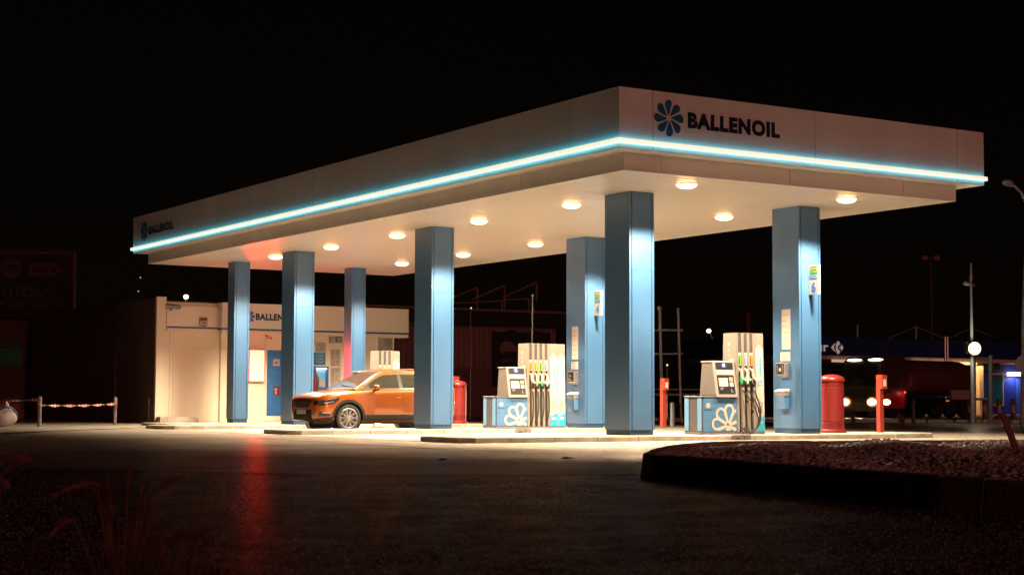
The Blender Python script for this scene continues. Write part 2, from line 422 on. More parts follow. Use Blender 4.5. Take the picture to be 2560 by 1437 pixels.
# canopy lamps
sp_energy = 3700.0
LX, LY = [2.575, 6.80], [1.32, 5.32, 9.2, 13.27, 17.12, 20.85]
ords = ['nearest the camera', 'second from the near end', 'third from the near end', 'fourth from the near end', 'fifth from the near end', 'farthest from the camera']
cl0 = None
for ix, lx in enumerate(LX):
    for iy, ly in enumerate(LY):
        if cl0 is None:
            cl0 = thing('canopy_lamp', 'x', 'ceiling lamp')
            mb = MB(); mb.lathe([(0.202, 0.014), (0.222, 0.016), (0.224, 0.020), (0.22, 0.026), (0.202, 0.026)], 28); mb.build('rim', M_white, cl0, smooth=True)
            mb = MB(); mb.lathe([(0.02, -0.06), (0.10, -0.054), (0.165, -0.032), (0.20, 0.0), (0.20, 0.02)], 28); mb.build('diffuser', M_lamp, cl0, smooth=True)
            o = cl0
        else: o = copy_tree(cl0)
        o.location = (lx, ly, SOF-0.026)
        tag(o, 'round glowing ceiling lamp in the %s row under the canopy, %s' % (['left', 'right'][ix], ords[iy]), 'ceiling lamp', 'lamps in the canopy ceiling')
        ld = bpy.data.lights.new('canopy_spot', 'SPOT'); ld.energy = sp_energy; ld.color = (1.0, 0.76, 0.51)
        ld.spot_size = math.radians([135, 131, 131, 131, 131, 142][iy]); ld.spot_blend = [.16, .28, .28, .28, .28, .40][iy]; ld.shadow_soft_size = 0.22
        lo = bpy.data.objects.new('canopy_spot', ld); C.objects.link(lo); lo.location = (lx, ly, SOF-0.15)

# ------------------------------------------------------------------ columns
def column(x, y, wx, wy, label):
    o = thing('canopy_column', label, 'column', (x, y, ISL), 0, 'blue columns carrying the canopy')
    H = SOF-ISL; g = 0.02; zj = 3.32; e = 0.05
    mb = MB(); mb.box(g, g, 0.0, wx-g, wy-g, H); mb.build('core', M_bluedk, o)
    mb = MB()
    for z0, z1 in ((0.11, zj-.002), (zj+.002, H-0.002)):
        for ya, yb in ((0, g+.004), (wy-g-.004, wy)):
            mb.box(e+g, ya, z0, wx-e-g, yb, z1)
        for (xa, xb) in ((0, e), (wx-e, wx)):
            for ya, yb in ((0, g+.004), (wy-g-.004, wy)): mb.box(xa, ya, z0, xb, yb, z1)
        for xa, xb in ((0, g+.004), (wx-g-.004, wx)): mb.box(xa, g+.005, z0, xb, wy-g-.005, z1)
    mb.build('cladding', M_blue, o)
    mb = MB(); p = 0.038; mb.box(p, p, 0.0005, wx-p, wy-p, 0.109); mb.build('plinth', M_blue, o, bevel=0.004, seg=1)
    return o
clab = {(0, 0): 'tall blue column nearest the photographer, with no number sign', (1, 0): 'blue column carrying the number 6 sign at the right end of the near island',
        (0, 1): 'blue column hiding the rear end of the orange car', (1, 1): 'blue column carrying the number 4 sign behind the second fuel pump',
        (0, 2): 'blue column directly behind the bonnet of the orange car', (1, 2): 'blue column on the third island hidden behind the column by the car',
        (0, 3): 'leftmost blue column, with a pink glow beside the lit price panel', (1, 3): 'slim blue column in front of the kiosk notices, rising behind the car roof'}
for iy in range(4):
    for ix in range(2):
        if iy == 3: column([XL, 6.2464][ix], YR[3], 0.4948, 0.5247, clab[(ix, iy)])
        else: column([XL, XR][ix], YR[iy], 0.6204, 0.8535, clab[(ix, iy)])
XE, XS = -0.012, 0
# things fixed to the two right-hand columns
def flag_sign(num, px0, px1, pyt, pyb, px2, Yf, which):
    a = VY(px0, pyt, Yf); zb = VY(px0, pyb, Yf).z; X = a.x; zt = a.z
    dep = 0.31; th = 0.06
    o = thing('number_sign', ('white flag sign with a big blue figure six' if num == '6' else 'white flag sign with a big blue figure four')+' under a colour price chart', 'sign', (X, Yf, zb), 0, 'numbered flag signs on the columns')
    Hh = zt-zb
    mb = MB(); mb.box(0, -dep, 0, th, -0.002, Hh); mb.build('panel', M_pwhite, o, bevel=0.004, seg=1)
    mb = MB(); cols = [M_yel, M_lgreen, M_green, M_lblue, M_dgrey, M_lpale]
    for k in range(12):
        z0 = Hh*(0.95-0.035*k*1.0); mb.box(-0.0025-0.0002*k, -0.02-rnd.uniform(0, .04), z0-Hh*0.034, -0.0005, -dep+0.02+rnd.uniform(0, .05), z0-0.002, [4, 0, 0, 4, 1, 1, 2, 2, 5, 3, 5, 3][k])
    mb.build('price_chart', cols, o)
    mb = MB(); text(mb, num, (-0.003, -dep*0.30, Hh*0.06), NY, Z_, dep*0.42, Hh*0.37, bold=0.03); mb.build('numeral', M_lblue, o)
flag_sign('6', 2021, 2044, 664, 737, 2050, YR[0], 0)
flag_sign('4', 1485, 1503, 728, 789, 1507, YR[1], 1)
def notice(px, py0, py1, Xf, wd, rows, label, cat='notice', name='notice'):
    a = VX(px, py0, Xf); b = VX(px, py1, Xf); Hh = a.z-b.z
    o = thing(name, label, cat, (Xf, a.y, b.z))
    mb = MB(); mb.box(-0.005, -wd/2, 0, -0.001, wd/2, Hh)
    for k in range(rows):
        z0 = Hh*(0.93-0.86*(k+0.5)/rows); hh = min(0.012, Hh/rows*0.4)
        mb.box(-0.0075, wd*0.30, z0-hh, -0.004, wd*0.18, z0+hh, 1)
        mb.box(-0.0075, wd*0.12, z0-hh*0.5, -0.004, wd*(-0.02-0.3*rnd.random()), z0+hh*0.5, 1)
    mb.build('sheet', [M_paper, M_ink], o)
def dispenser(px, py0, py1, Xf, label, orange):
    a = VX(px, py0, Xf); b = VX(px, py1, Xf); H = a.z-b.z; w = 0.28
    o = thing('paper_dispenser', label, 'dispenser', (Xf, a.y, b.z), 0, 'paper dispensers on the columns')
    mb = MB(); pr = [(0, 0.0), (-0.10, 0.05), (-0.15, H*0.25), (-0.15, H), (0, H)]
    mb.prism(pr, lambda p, q, t_: (p-.001, t_, q), -w/2, w/2); mb.build('case', M_steel, o, bevel=0.006, seg=2)
    mb = MB(); mb.box(-0.1545, -w*0.44, H*0.25, -0.1515, w*0.44, H*0.95, 0)
    if orange:
        mb.prism([(-.1, .30), (.1, .55), (.11, .36), (-.02, .27)], lambda p, q, t_: (t_, p, q*H), -0.157, -0.155, 1)
        mb.prism([(-.03, .62), (.05, .80), (.09, .70), (.02, .58)], lambda p, q, t_: (t_, p, q*H), -0.157, -0.155, 1)
    else:
        for kk in range(5):
            mb.box(-0.157, 0.07, H*(.35+.11*kk), -.155, .095, H*(.39+.11*kk), 2); mb.box(-0.157, -0.09, H*(.35+.11*kk), -.155, -.065, H*(.39+.11*kk), 2)
        mb.ball((-.156, 0, H*.55), .03, 10, 2, (.2, 1, 1.4))
    mb.build('front_label', [M_black, M_tan, M_pwhite], o)
def wall_bin(px, py0, py1, Xf, label):
    a = VX(px, py0, Xf); b = VX(px, py1, Xf); H = a.z-b.z; w = 0.30
    o = thing('litter_bin', label, 'litter bin', (Xf, a.y, b.z), 0, 'litter bins on the columns')
    mb = MB(); mb.prism([(-.001, 0), (-.13, 0), (-.15, H*0.62), (-.001, H*0.62)], lambda p, q, t_: (p, t_, q), -w*0.46, w*0.46); mb.build('tub', M_pblue, o, bevel=0.01)
    mb = MB(); mb.prism([(-.001, H*.62), (-.155, H*.62), (-.175, H*.80), (-.16, H*.86), (-.001, H*.86)], lambda p, q, t_: (p, t_, q), -w*0.5, w*0.5)
    mb.build('liner', mat('bag_film', (0.16, 0.15, 0.14), 0.25, bump=0.9, bscale=25), o, bevel=0.015)
    mb = MB(); mb.prism([(-.001, H*.87), (-.19, H*.87), (-.14, H*.95), (-.06, H), (-.001, H)], lambda p, q, t_: (p, t_, q), -w*0.52, w*0.52); mb.build('lid', mat('bin_lid', (.42, .46, .48), .35), o, bevel=0.008)
notice(1965, 773, 873, XR, 0.275, 6, 'tall cream instruction sheet above the black dotted paper dispenser')
notice(1963.5, 880, 902, XR, 0.31, 3, 'small square cream notice above the black dotted dispenser')
notice(1438, 816, 898, XR, 0.275, 6, 'tall cream instruction sheet above the black and orange paper dispenser')
notice(1437, 904, 923, XR, 0.31, 3, 'small square cream notice above the black and orange dispenser')
dispenser(1963, 907, 945, XR, 'steel paper dispenser with a black dotted front, on the column with the 6 sign', False)
dispenser(1439, 928, 962, XR, 'steel paper dispenser with a black and orange front, on the column with the 4 sign', True)
wall_bin(1963, 972, 1022, XR, 'blue litter bin with a bagged mouth on the column with the 6 sign')
wall_bin(1439, 980, 1024, XR, 'blue litter bin with a bagged mouth on the column with the 4 sign')
# ------------------------------------------------------------------ fuel pumps
def pump(loc, n, nads, colors, nozz, label, loop=False):
    o = thing('fuel_pump', label, 'fuel pump', loc, 0, 'fuel pumps on the islands')
    D = 0.60; bx = 0.945
    tx0 = bx+0.004; pit = 0.155; ax0 = tx0+0.03+pit*n+0.02; ax1 = ax0+0.24*nads
    # base cabinet
    mb = MB(); mb.box(0.012, 0.03, 0.05, bx, D, 0.76, 0); mb.box(0.0, 0.0, 0.0, bx, D+.005, 0.05, 1); mb.box(-0.008, -0.008, 0.762, bx, D+.01, 0.80, 1)
    mb.build('cabinet', [M_dgrey, M_grey], o, bevel=0.012, seg=2)
    mb = MB()
    for a, b, m in ((0.02, 0.155, 0), (0.445, 0.585, 0)): mb = MB(); mb.box(-0.006, a, 0.07, 0.010, b, 0.745, m); mb.build('side_trim', M_plblue, o, bevel=0.012, seg=2)
    mb = MB(); mb.box(0.035, 0.004, 0.055, bx-0.004, 0.028, 0.752, 0); mb.build('front_panel', M_pblue, o, bevel=0.006, seg=1)
    mb = MB(); c = (0.70, 0.0015, 0.19)
    flower_lines(mb, c, X_, Z_, 0.42, 0.058, lambda a, b: c[0]+a < bx-0.008 and c[2]+b > 0.062 and c[0]+a > .05, rot=PI/8*0+0.08)
    mb.build('flower_decal', M_pwhite, o); mb = MB()
    ce = Vector((0.165, 0.0022, 0.60))
    for k in range(8):
        th = 2*PI*k/8; P = petal(0.062, 0.0155, 0.010, 0.004, 6)
        mb.add([ce+X_*(math.hypot(*q)*math.sin(math.atan2(q[1], q[0])+th))+Z_*(math.hypot(*q)*math.cos(math.atan2(q[1], q[0])+th)) for q in P], [tuple(range(len(P)))])
    mb.build('round_emblem', M_pwhite, o)
    mb = MB(); text(mb, 'BALLENOIL', (0.06, 0.0022, 0.492), X_, Z_, 0.21, 0.032, bold=0.03)
    mb.build('lettering', M_navy, o)
    mb = MB(); mb.ball((0.50, 0.0, 0.675), 0.011, 8, 0, (1, .4, 1)); mb.build('lock', M_navy, o)
    # payment terminal
    x0, x1 = 0.36, 0.925; zb_, zt_ = 0.802, 1.53
    yb, yt = -0.055, 0.085
    mb = MB(); w = 0.022
    mb.hexa([(x0+w, yb+.03, zb_), (x1-w, yb+.03, zb_), (x1-w, 0.56, zb_), (x0+w, 0.56, zb_), (x0+w, yt+.03, zt_-.02), (x1-w, yt+.03, zt_-.02), (x1-w, 0.48, zt_-.02), (x0+w, 0.48, zt_-.02)])
    mb.build('terminal_housing', M_grey, o, bevel=0.015)
    mb = MB()
    mb.hexa([(x0, yb, zb_-.03), (x1, yb, zb_-.03), (x1, yb+.045, zb_-.03), (x0, yb+.045, zb_-.03), (x0, yt, zt_), (x1, yt, zt_), (x1, yt+.045, zt_), (x0, yt+.045, zt_)])
    mb.hexa([(x0, yt+.046, zt_-.03), (x1, yt+.046, zt_-.03), (x1, 0.50, zt_-.03), (x0, 0.50, zt_-.03), (x0, yt+.046, zt_), (x1, yt+.046, zt_), (x1, 0.50, zt_), (x0, 0.50, zt_)])
    mb.build('terminal_bezel', M_bezel, o, bevel=0.012)
    def tf(x, z, off): # point on sloped terminal face
        k = (z-(zb_-.03))/(zt_-zb_+.03); return (x, yb+(yt-yb)*k-off, z)
    def plate(mb_, xa, xb, za, zb2, off, mi=0, th=0.004):
        mb_.hexa([tf(xa, za, off), tf(xb, za, off), tf(xb, za, off-th), tf(xa, za, off-th), tf(xa, zb2, off), tf(xb, zb2, off), tf(xb, zb2, off-th), tf(xa, zb2, off-th)], mi)
    mb = MB(); plate(mb, x0+.05, x1-.05, 1.355, 1.50, .005); plate(mb, x0+.055, x1-.06, .84, 1.235, .005); mb.build('terminal_panel', M_black, o)
    mb = MB(); plate(mb, x0+.05, x1-.05, 1.25, 1.335, .004, 0); plate(mb, x0+.09, x0+.33, 1.0, 1.175, .008, 0)
    for r_ in range(3):
        for q in range(3): plate(mb, x0+.372+.036*q, x0+.398+.036*q, 1.11+.03*r_, 1.132+.03*r_, .008, 0)
    plate(mb, x0+.375, x0+.47, 1.0, 1.085, .008, 0)
    for q in range(3): plate(mb, x0+.11, x0+.17+.02*q, .93+.018*q, .94+.018*q, .008, 1)
    plate(mb, x0+.40, x0+.415, .88, .95, .008, 1); plate(mb, x0+.415, x0+.45, .88, .893, .008, 1)
    mb.build('payment_keys', [M_paper, M_bezel], o)
    mb = MB(); plate(mb, x0+.20, x0+.34, 1.40, 1.485, .008, 0)
    for q in range(3): plate(mb, x0+.235, x0+.30, 1.412+.024*q, 1.426+.024*q, .0105, 1)
    mb.build('display', [M_screen, emit('digits', (0.65, 0.72, 0.95), 1.0)], o)
    # hose tower
    T = 2.12; tk = 0.05
    mb = MB()
    mb.hexa([(tx0, 0.0, 0.05), (tx0+.03, 0.0, 0.05), (tx0+.03, 0.52, 0.05), (tx0, 0.52, 0.05), (tx0, tk, T), (tx0+.03, tk, T), (tx0+.03, 0.46, T), (tx0, 0.46, T)])
    mb.hexa([(ax0, 0.0, 0.05), (ax1, 0.0, 0.05), (ax1, 0.52, 0.05), (ax0, 0.52, 0.05), (ax0, tk, T), (ax1, tk, T), (ax1, 0.46, T), (ax0, 0.46, T)])
    for k in range(n+1):
        xa = tx0+.031+pit*k-(0.0 if k == 0 else 0.036); xb = tx0+.031+pit*k+(0.036 if k < n else -0.001)
        if k == n: xb = ax0-.001
        mb.hexa([(xa, 0.0, .05), (xb, 0.0, .05), (xb, 0.13, .05), (xa, 0.13, .05), (xa, tk, T), (xb, tk, T), (xb, 0.13+tk, T), (xa, 0.13+tk, T)])
    mb.box(tx0+.002, tk+.002, T+.0005, ax1-.002, 0.455, T+.012)
    if nads == 2: pass
    mb.build('tower', M_cream, o, bevel=0.006, seg=1)
    mb = MB(); mb.box(tx0, 0.002, 0, ax1, 0.515, 0.048, 0); mb.box(tx0+.033, 0.14, .05, ax0-.002, .44, T-.01, 1); mb.build('tower_core', [M_grey, M_black], o)
    def ty(z): return tk*(z-.05)/(T-.05)
    for k in range(n):
        mst = MB(); mlab = MB(); mwh = MB()
        xc = tx0+.031+pit*(k+.5); hw = pit/2-.037
        mst.hexa([(xc-hw, ty(1.72)+.02, 1.72), (xc+hw, ty(1.72)+.02, 1.72), (xc+hw, .12, 1.72), (xc-hw, .12, 1.72), (xc-hw, ty(T)+.02, T-.003), (xc+hw, ty(T)+.02, T-.003), (xc+hw, .17, T-.003), (xc-hw, .17, T-.003)])
        mwh.box(xc-hw, ty(1.68)+.008, 1.655, xc+hw, ty(1.7)+.05, 1.715)
        mlab.box(xc-hw, ty(1.45)+.012, 1.44, xc+hw, ty(1.45)+.06, 1.645, colors[k])
        mlab.box(xc-hw*.55, ty(1.45)+.010, 1.47, xc-hw*.1, ty(1.45)+.013, 1.62, 4)
        # nozzle
        nz = MB(); q = nozz[k]
        nz.prism([(-.03, 1.36), (-.005, 1.375), (.045, 1.20), (.075, 1.155), (.05, 1.13), (.0, 1.16), (-.03, 1.22)], lambda a, b, t_: (xc+a, t_, b), -.035, 0.0, 0)
        nz.prism([(-.03, 1.225), (.0, 1.165), (.05, 1.135), (.07, 1.08), (-.01, 1.05), (-.03, 1.10)], lambda a, b, t_: (xc+a, t_, b), -.030, .03, 1)
        nz.tube([(xc-.01, .0, 1.30), (xc-.02, .06, 1.40), (xc-.02, .12, 1.42)], .012, 6, 2)
        nn = nz.build('nozzle', [M_pwhite, [M_black, M_tan, M_green, M_aqua][q], M_steel], o, bevel=0.006, seg=1)
        d = MB(); d.lathe([(.026, -.006), (.026, .006)], 14, (xc+.062, -.04, 1.15), 'y'); d.build('grade_disc', M_pwhite, nn)
        b_ = MB(); b_.tube([(xc+.05, -.01, 1.11), (xc+.035, -.012, 1.03), (xc+.03, -.012, .97)], [.034, .03, .022], 10); b_.build('grip', M_black, nn, smooth=True)
        f_ = MB(); f_.tube([(xc+.03, -.012, .985), (xc+.03, -.014, .925)], [.026, .024], 10); f_.build('ferrule', M_bezel, nn, smooth=True)
        hs = MB(); x = xc+.03
        if loop and k >= 0:
            ex = tx0+.03+pit*n*0.5+0.02*k; sg = 1 if k < 2 else .3
            P = []
            p0 = Vector((x, -.014, .93)); p1 = Vector((x+.07*(n-k)*sg*.9+.05, -.12, .55)); p2 = Vector((tx0+.07+pit*(n-.6)+.02*k, -.14, .22)); p3 = Vector((ex, -.12, .04+.012*k)); p4 = Vector((tx0+.06+.10*k, -.03, .14))
            pts = [p0, p1, p2, p3, p4]
        else:
            sway = [-.02, -.05, -.045, -.03][k % 4]
            pts = [Vector((x, -.014, .93)), Vector((x+.012, -.03, .70)), Vector((x+.0, -.045, .42)), Vector((x+sway, -.03, .20)), Vector((x+sway-.02, .05, .06))]
        S = []
        for i in range(len(pts)-1):
            a = pts[max(0, i-1)]; b = pts[i]; c_ = pts[i+1]; d_ = pts[min(len(pts)-1, i+2)]
            for j in range(6):
                u = j/6; S.append(0.5*((2*b)+(c_-a)*u+(2*a-5*b+4*c_-d_)*u*u+(3*b-a-3*c_+d_)*u**3))
        S.append(pts[-1]); hs.tube(S, .0165, 8)
        # second leg of the hose behind, returning up the channel
        hs.tube([(xc-.015, .07, .06), (xc-.02, .06, .5), (xc-.01, .09, .95)], .014, 6)
        hs.build('hose', M_rubber, nn, smooth=True)
        mst.build('channel_cover', M_dgrey, o); mwh.build('grade_tab', M_pwhite, o)
        mlab.build('grade_label', [M_amber, M_yel, M_lgreen, M_lpale, M_black], o)
    # advert sheets on the end panels
    ma = MB()
    for k in range(nads):
        xa = ax0+.012+.24*k; xb = xa+.216; xm = (xa+xb)/2
        def S_(x, z, off=.003): return (x, ty(z)-off, z)
        pts = [(xa, .06), (xb, .06), (xb, 1.78)] + [(xm+(xb-xa)/2*math.cos(w_), 1.80+.03*math.sin(w_)) for w_ in [i*PI/8 for i in range(1, 8)]] + [(xa, 1.78)]
        ma.add([S_(x, z) for x, z in pts], [tuple(range(len(pts)))], 0)
        ma.add([S_(xm+.045*math.cos(w_), 1.845+.045*math.sin(w_), .0035) for w_ in [i*PI/8 for i in range(16)]], [tuple(range(16))], 0)
        ma.add([S_(xm+.027*math.cos(w_), 1.845+.027*math.sin(w_), .0045) for w_ in [i*PI/8 for i in range(16)]], [tuple(range(16))], 5)
        tl = [(xa, .06), (xb, .06), (xb, .40)] + [(xb-(xb-xa)*i/6, .40-.09*math.sin(i/6*PI/2)) for i in range(1, 7)]
        ma.add([S_(x, z, .0045) for x, z in tl], [tuple(range(len(tl)))], 1)
        for i in range(5): ma.add([S_(x, z, .006) for x, z in ((xm-.07, .22+.022*i), (xm+.07-.01*i, .22+.022*i), (xm+.07-.01*i, .232+.022*i), (xm-.07, .232+.022*i))], [(0, 1, 2, 3)], 0) if i < 3 else None
        for i in range(14):
            z = 1.22+.028*i; wv = .012*math.sin(i*2.1)
            ma.add([S_(x, zz, .0045) for x, zz in ((xm-.005+wv, z), (xm+.045, z), (xm+.045, z+.022), (xm-.005+wv, z+.022))], [(0, 1, 2, 3)], 1)
            if i < 11: ma.add([S_(x, zz, .0045) for x, zz in ((xm-.06, z), (xm-.045+wv, z), (xm-.045+wv, z+.02), (xm-.06, z+.02))], [(0, 1, 2, 3)], 4)
        ma.add([S_(x, z, .0045) for x, z in ((xm-.065, 1.02), (xm+.065, 1.02), (xm+.065, 1.13), (xm-.065, 1.13))], [(0, 1, 2, 3)], 4)
        ma.add([S_(xm+.032*math.cos(w_), 1.06+.032*math.sin(w_), .006) for w_ in [i*PI/6 for i in range(12)]], [tuple(range(12))], 0)
        for zc in (.86, .78, .93): 
            ma.add([S_(x, z, .0045) for x, z in ((xm-.015, zc-.004), (xm+.015, zc-.004), (xm+.015, zc+.004), (xm-.015, zc+.004))], [(0, 1, 2, 3)], 3)
        for (cx, cz, rr, mi_) in ((xm+.01, .62, .055, 3), (xm-.012, .50, .062, 3), (xm-.035, .70, .04, 2)):
            for r_ in (rr, rr*.6):
                for i in range(20):
                    w0, w1 = 2*PI*i/20, 2*PI*(i+1)/20
                    ma.add([S_(cx+r_*math.cos(w0), cz+r_*math.sin(w0), .0048), S_(cx+r_*math.cos(w1), cz+r_*math.sin(w1), .0048), S_(cx+r_*.8*math.cos(w1), cz+r_*.8*math.sin(w1), .0048), S_(cx+r_*.8*math.cos(w0), cz+r_*.8*math.sin(w0), .0048)], [(0, 1, 2, 3)], mi_)
        if k: ma.add([S_(x, z, .004) for x, z in ((xa-.014, .05), (xa-.010, .05), (xa-.010, T-.01), (xa-.014, T-.01))], [(0, 1, 2, 3)], 3)
    ma.build('advert_sheet', [M_pwhite, M_teal, M_amber, M_dgrey, M_plblue, M_bezel], o)
    mw = MB(); mw.box(tx0-.004, .10, 1.50, tx0-.001, .26, 1.58, 0)
    for i, zz in enumerate((1.9, 1.86, 1.75, 1.66)): mw.box(tx0-.003, .24, zz, tx0-.001, .30, zz+.035-.005*i, 0)
    mw.box(tx0-.006, .12, 1.52, tx0-.0045, .14, 1.55, 1); mw.box(tx0-.006, .15, 1.52, tx0-.0045, .17, 1.55, 1)
    mw.build('side_sticker', [M_pwhite, M_ink], o)
    return o
lp = VY(1755.5, 1080, 2.95); pump((lp.x, 2.95, ISL), 3, 1, [2, 3, 0], [2, 3, 0], 'blue and grey fuel pump with three looping hoses, on the island nearest the photographer', loop=True)
lp = VY(1239, 1071, 11.0); pump((lp.x, 11.0, ISL), 4, 2, [0, 1, 2, 3], [0, 1, 2, 3], 'blue and grey fuel pump with four straight hanging hoses, on the second island')
lp = VY(944, 900, 18.9); pump((lp.x-.95, 18.9, ISL), 3, 1, [0, 1, 2], [0, 1, 2], 'fuel pump whose cream top shows above the orange car roof')
for (x, y, s) in ((VY(1857, 1088, 2.1).x, 2.148, 1.25), (VY(1310, 1080, 10.3).x, 10.345, 1.15)):
    mb = MB(); mb.box(-.20*s, -.012, -.10, .20*s, -.001, .01, 0); mb.box(-.12*s, -.02, -.075, -.03*s, -.0125, -.05, 1)
    mb.ball((.06*s, -.018, -.03), .02, 8, 1)
    o = mb.build('kerb_hatch', [M_grey, M_black], loc=(x, y, ISL-.004)); tag(o, 'small grey metal hatch set in the kerb under the pump with %s hoses' % ('three looping' if y < 5 else 'four straight'), 'hatch', 'hatches in the island kerbs')

# ------------------------------------------------------------------ red bins and posts
def red_bin(px, Yc, label):
    X = VY(px, 1000, Yc).x
    o = thing('domed_bin', label, 'bin', (X, Yc, ISL), 0.3, 'red domed bins')
    mb = MB(); mb.lathe([(.05, 0), (.325, 0), (.325, .05), (.30, .07), (.285, .08)], 32); mb.build('base_ring', M_red, o, smooth=True)
    mb = MB(); pr = [(.27, .075), (.275, .08)]
    for z in (.12, .15, .18, .21, .24, 1.02, 1.05, 1.08): pr += [(.275, z), (.267, z+.006), (.267, z+.012), (.275, z+.018)]
    pr += [(.275, 1.15), (.27, 1.16)]; mb.lathe(pr, 32); mb.build('drum', M_red, o, smooth=True, angle=.5)
    mb = MB(); pr = [(.292, 1.14), (.296, 1.165), (.29, 1.18)] + [(.29*math.cos(a), 1.18+.115*math.sin(a)) for a in [i*PI/2/8 for i in range(1, 8)]] + [(.01, 1.295)]
    mb.lathe(pr, 32); mb.build('lid', M_red, o, smooth=True)
red_bin(2079, 3.45, 'red domed bin next to the column with the 6 sign')
red_bin(1143, 19.2, 'red domed bin half hidden behind the column at the rear of the car')
def red_post(px, Yc, label, h=1.30):
    X = VY(px, 1000, Yc).x
    o = thing('service_post', label, 'post', (X, Yc, ISL), 0, 'red service posts')
    mb = MB(); mb.box(-.065, -.06, 0, .065, .06, h); mb.build('shaft', M_orangered, o, bevel=.008, seg=1)
    mb = MB()
    for z in (.22, .26, .30, 1.10, 1.135, 1.17): mb.box(-.0665, -.045, z, -.0655, .045, z+.012)
    mb.build('vent_slot', M_red, o)
    mb = MB(); mb.box(-.075, -.15, h-.32, .085, -.062, h-.005); mb.build('head', M_orangered, o, bevel=.008, seg=1)
    mb = MB(); mb.box(-.045, -.1535, h-.26, .05, -.151, h-.10); mb.build('label', M_paper, o)
red_post(2200, 3.4, 'red service post with a white label near the right end of the near island')
red_post(1658, 11.4, 'red service post with a white label behind the nearest blue column')
red_post(1136, 19.6, 'red service post just behind the half hidden red bin', 1.42)

# ------------------------------------------------------------------ kiosk building
YB, YL, YW = 26.6, 27.05, 26.95
bl = thing('kiosk_building', 'low white kiosk building with a lettered band, behind the pump islands', 'building')
xl = VY(390, 900, YL-.06).x; xp = VY(414, 900, YL-.06).x; xs = VY(556, 790, YB).x; xr = VY(1022, 790, YB).x; xw = VY(985, 860, YW).x
z0b, z1b = VY(800, 831, YB).z, VY(1022, 773, YB).z
mb = MB(); mb.box(xl+.02, YL+.04, .0, xs+.1, 41, 3.95, 0); mb.box(xs+.102, YW+.04, .0, xw-.03, 41, 3.6, 0); mb.build('structure', M_wallp, bl)
mb = MB(); mb.box(xl+.1, 27.3, 3.952, xs-.1, 40.9, 4.0); mb.box(xs+.104, 27.3, 3.62, xw-.1, 40.9, 3.8); mb.build('roof', M_dgrey, bl)
mb = MB()                                   # wall panels with open joints
def wallpan(x0, x1, Yf, z0, z1, xsj, zsj):
    xx = [x0]+[a for a in xsj if x0 < a < x1]+[x1]; zz = [z0]+zsj+[z1]
    for a, b in zip(xx, xx[1:]):
        for c_, d_ in zip(zz, zz[1:]): mb.box(a+.004, Yf, c_+.004, b-.004, Yf+.036, d_-.004)
zj = [VY(460, 962, YL).z, VY(460, 871, YL).z]
wallpan(xp+.004, xs+.10, YL, .10, 3.02, [VY(424, 900, YL).x, VY(432, 900, YL).x], zj)
wallpan(xs+.104, xw, YW, .10, 3.02, [VY(p, 900, YW).x for p in (662, 735, 860, 935, 942)], zj)
mb.build('wall', M_wallp, bl)
mb = MB(); mb.box(xl, YL-.06, .0, xp, YL+.038, 4.10); mb.box(xp+.002, YL-.02, -.02, xs+.1, YL+.03, .095); mb.box(xs+.104, YW-.03, -.02, xw, YW+.03, .095)
mb.build('corner_pillar', M_wallp, bl)
mb = MB()
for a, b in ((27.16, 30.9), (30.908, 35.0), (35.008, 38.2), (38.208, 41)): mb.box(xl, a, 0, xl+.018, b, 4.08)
mb.build('side_wall', mat('side_panel_shade', (.12, .075, .055), .5, var=.08, nscale=.5), bl)  # side wall colour darkened to stand in for shade
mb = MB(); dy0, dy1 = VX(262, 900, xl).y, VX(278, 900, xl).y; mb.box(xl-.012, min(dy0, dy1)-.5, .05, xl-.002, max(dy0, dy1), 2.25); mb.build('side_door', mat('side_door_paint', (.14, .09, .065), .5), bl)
mb = MB(); zl0 = VY(460, 822, YL-.1).z
mb.box(xp+.002, YL-.10, zl0+.02, xs-.004, YL+.036, VY(450, 764, YL-.1).z)
mb.box(xs, YB, z0b, xr, YW+.036, z1b)
mb.box(xs, YW+.038, z0b, xs+.05, 30, z1b); mb.box(xr-.05, YW+.038, z0b, xr, 30, z1b)
mb.build('parapet', mat('parapet_panel', (.86, .77, .66), .45, var=.03, nscale=.5), bl)
mb = MB(); mb.box(xs+.01, YB-.002, z0b-.10, xr-.01, YW-.02, z0b-.003); mb.box(xp+.004, YL-.11, zl0-.07, xs-.004, YL-.002, zl0+.018); mb.build('ledge', M_wallp, bl)
mb = MB(); mb.box(xs-.006, YB-.008, z0b+.01, xr+.006, YB-.002, z0b+.065); mb.box(xp+.004, YL-.107, zl0+.022, xs-.008, YL-.102, zl0+.075); mb.box(xs-.007, YB-.004, z0b+.01, xs-.001, YW, z0b+.065)
mb.build('blue_stripe', mat('stripe_blue', (.01, .07, .26), .4), bl)
mb = MB(); a = VY(639, 800, YB); text(mb, 'BALLENOIL', (a.x, YB-.012, a.z), X_, Z_, (VY(706, 800, YB).x-a.x)/0.66, VY(639, 783, YB).z-a.z, bold=0.05); mb.build('lettering', M_navy, bl)
mb = MB(); a = VY(622, 791, YB); flower(mb, (a.x, YB-.011, a.z), X_, Z_, .21); mb.build('emblem', M_lblue, bl)
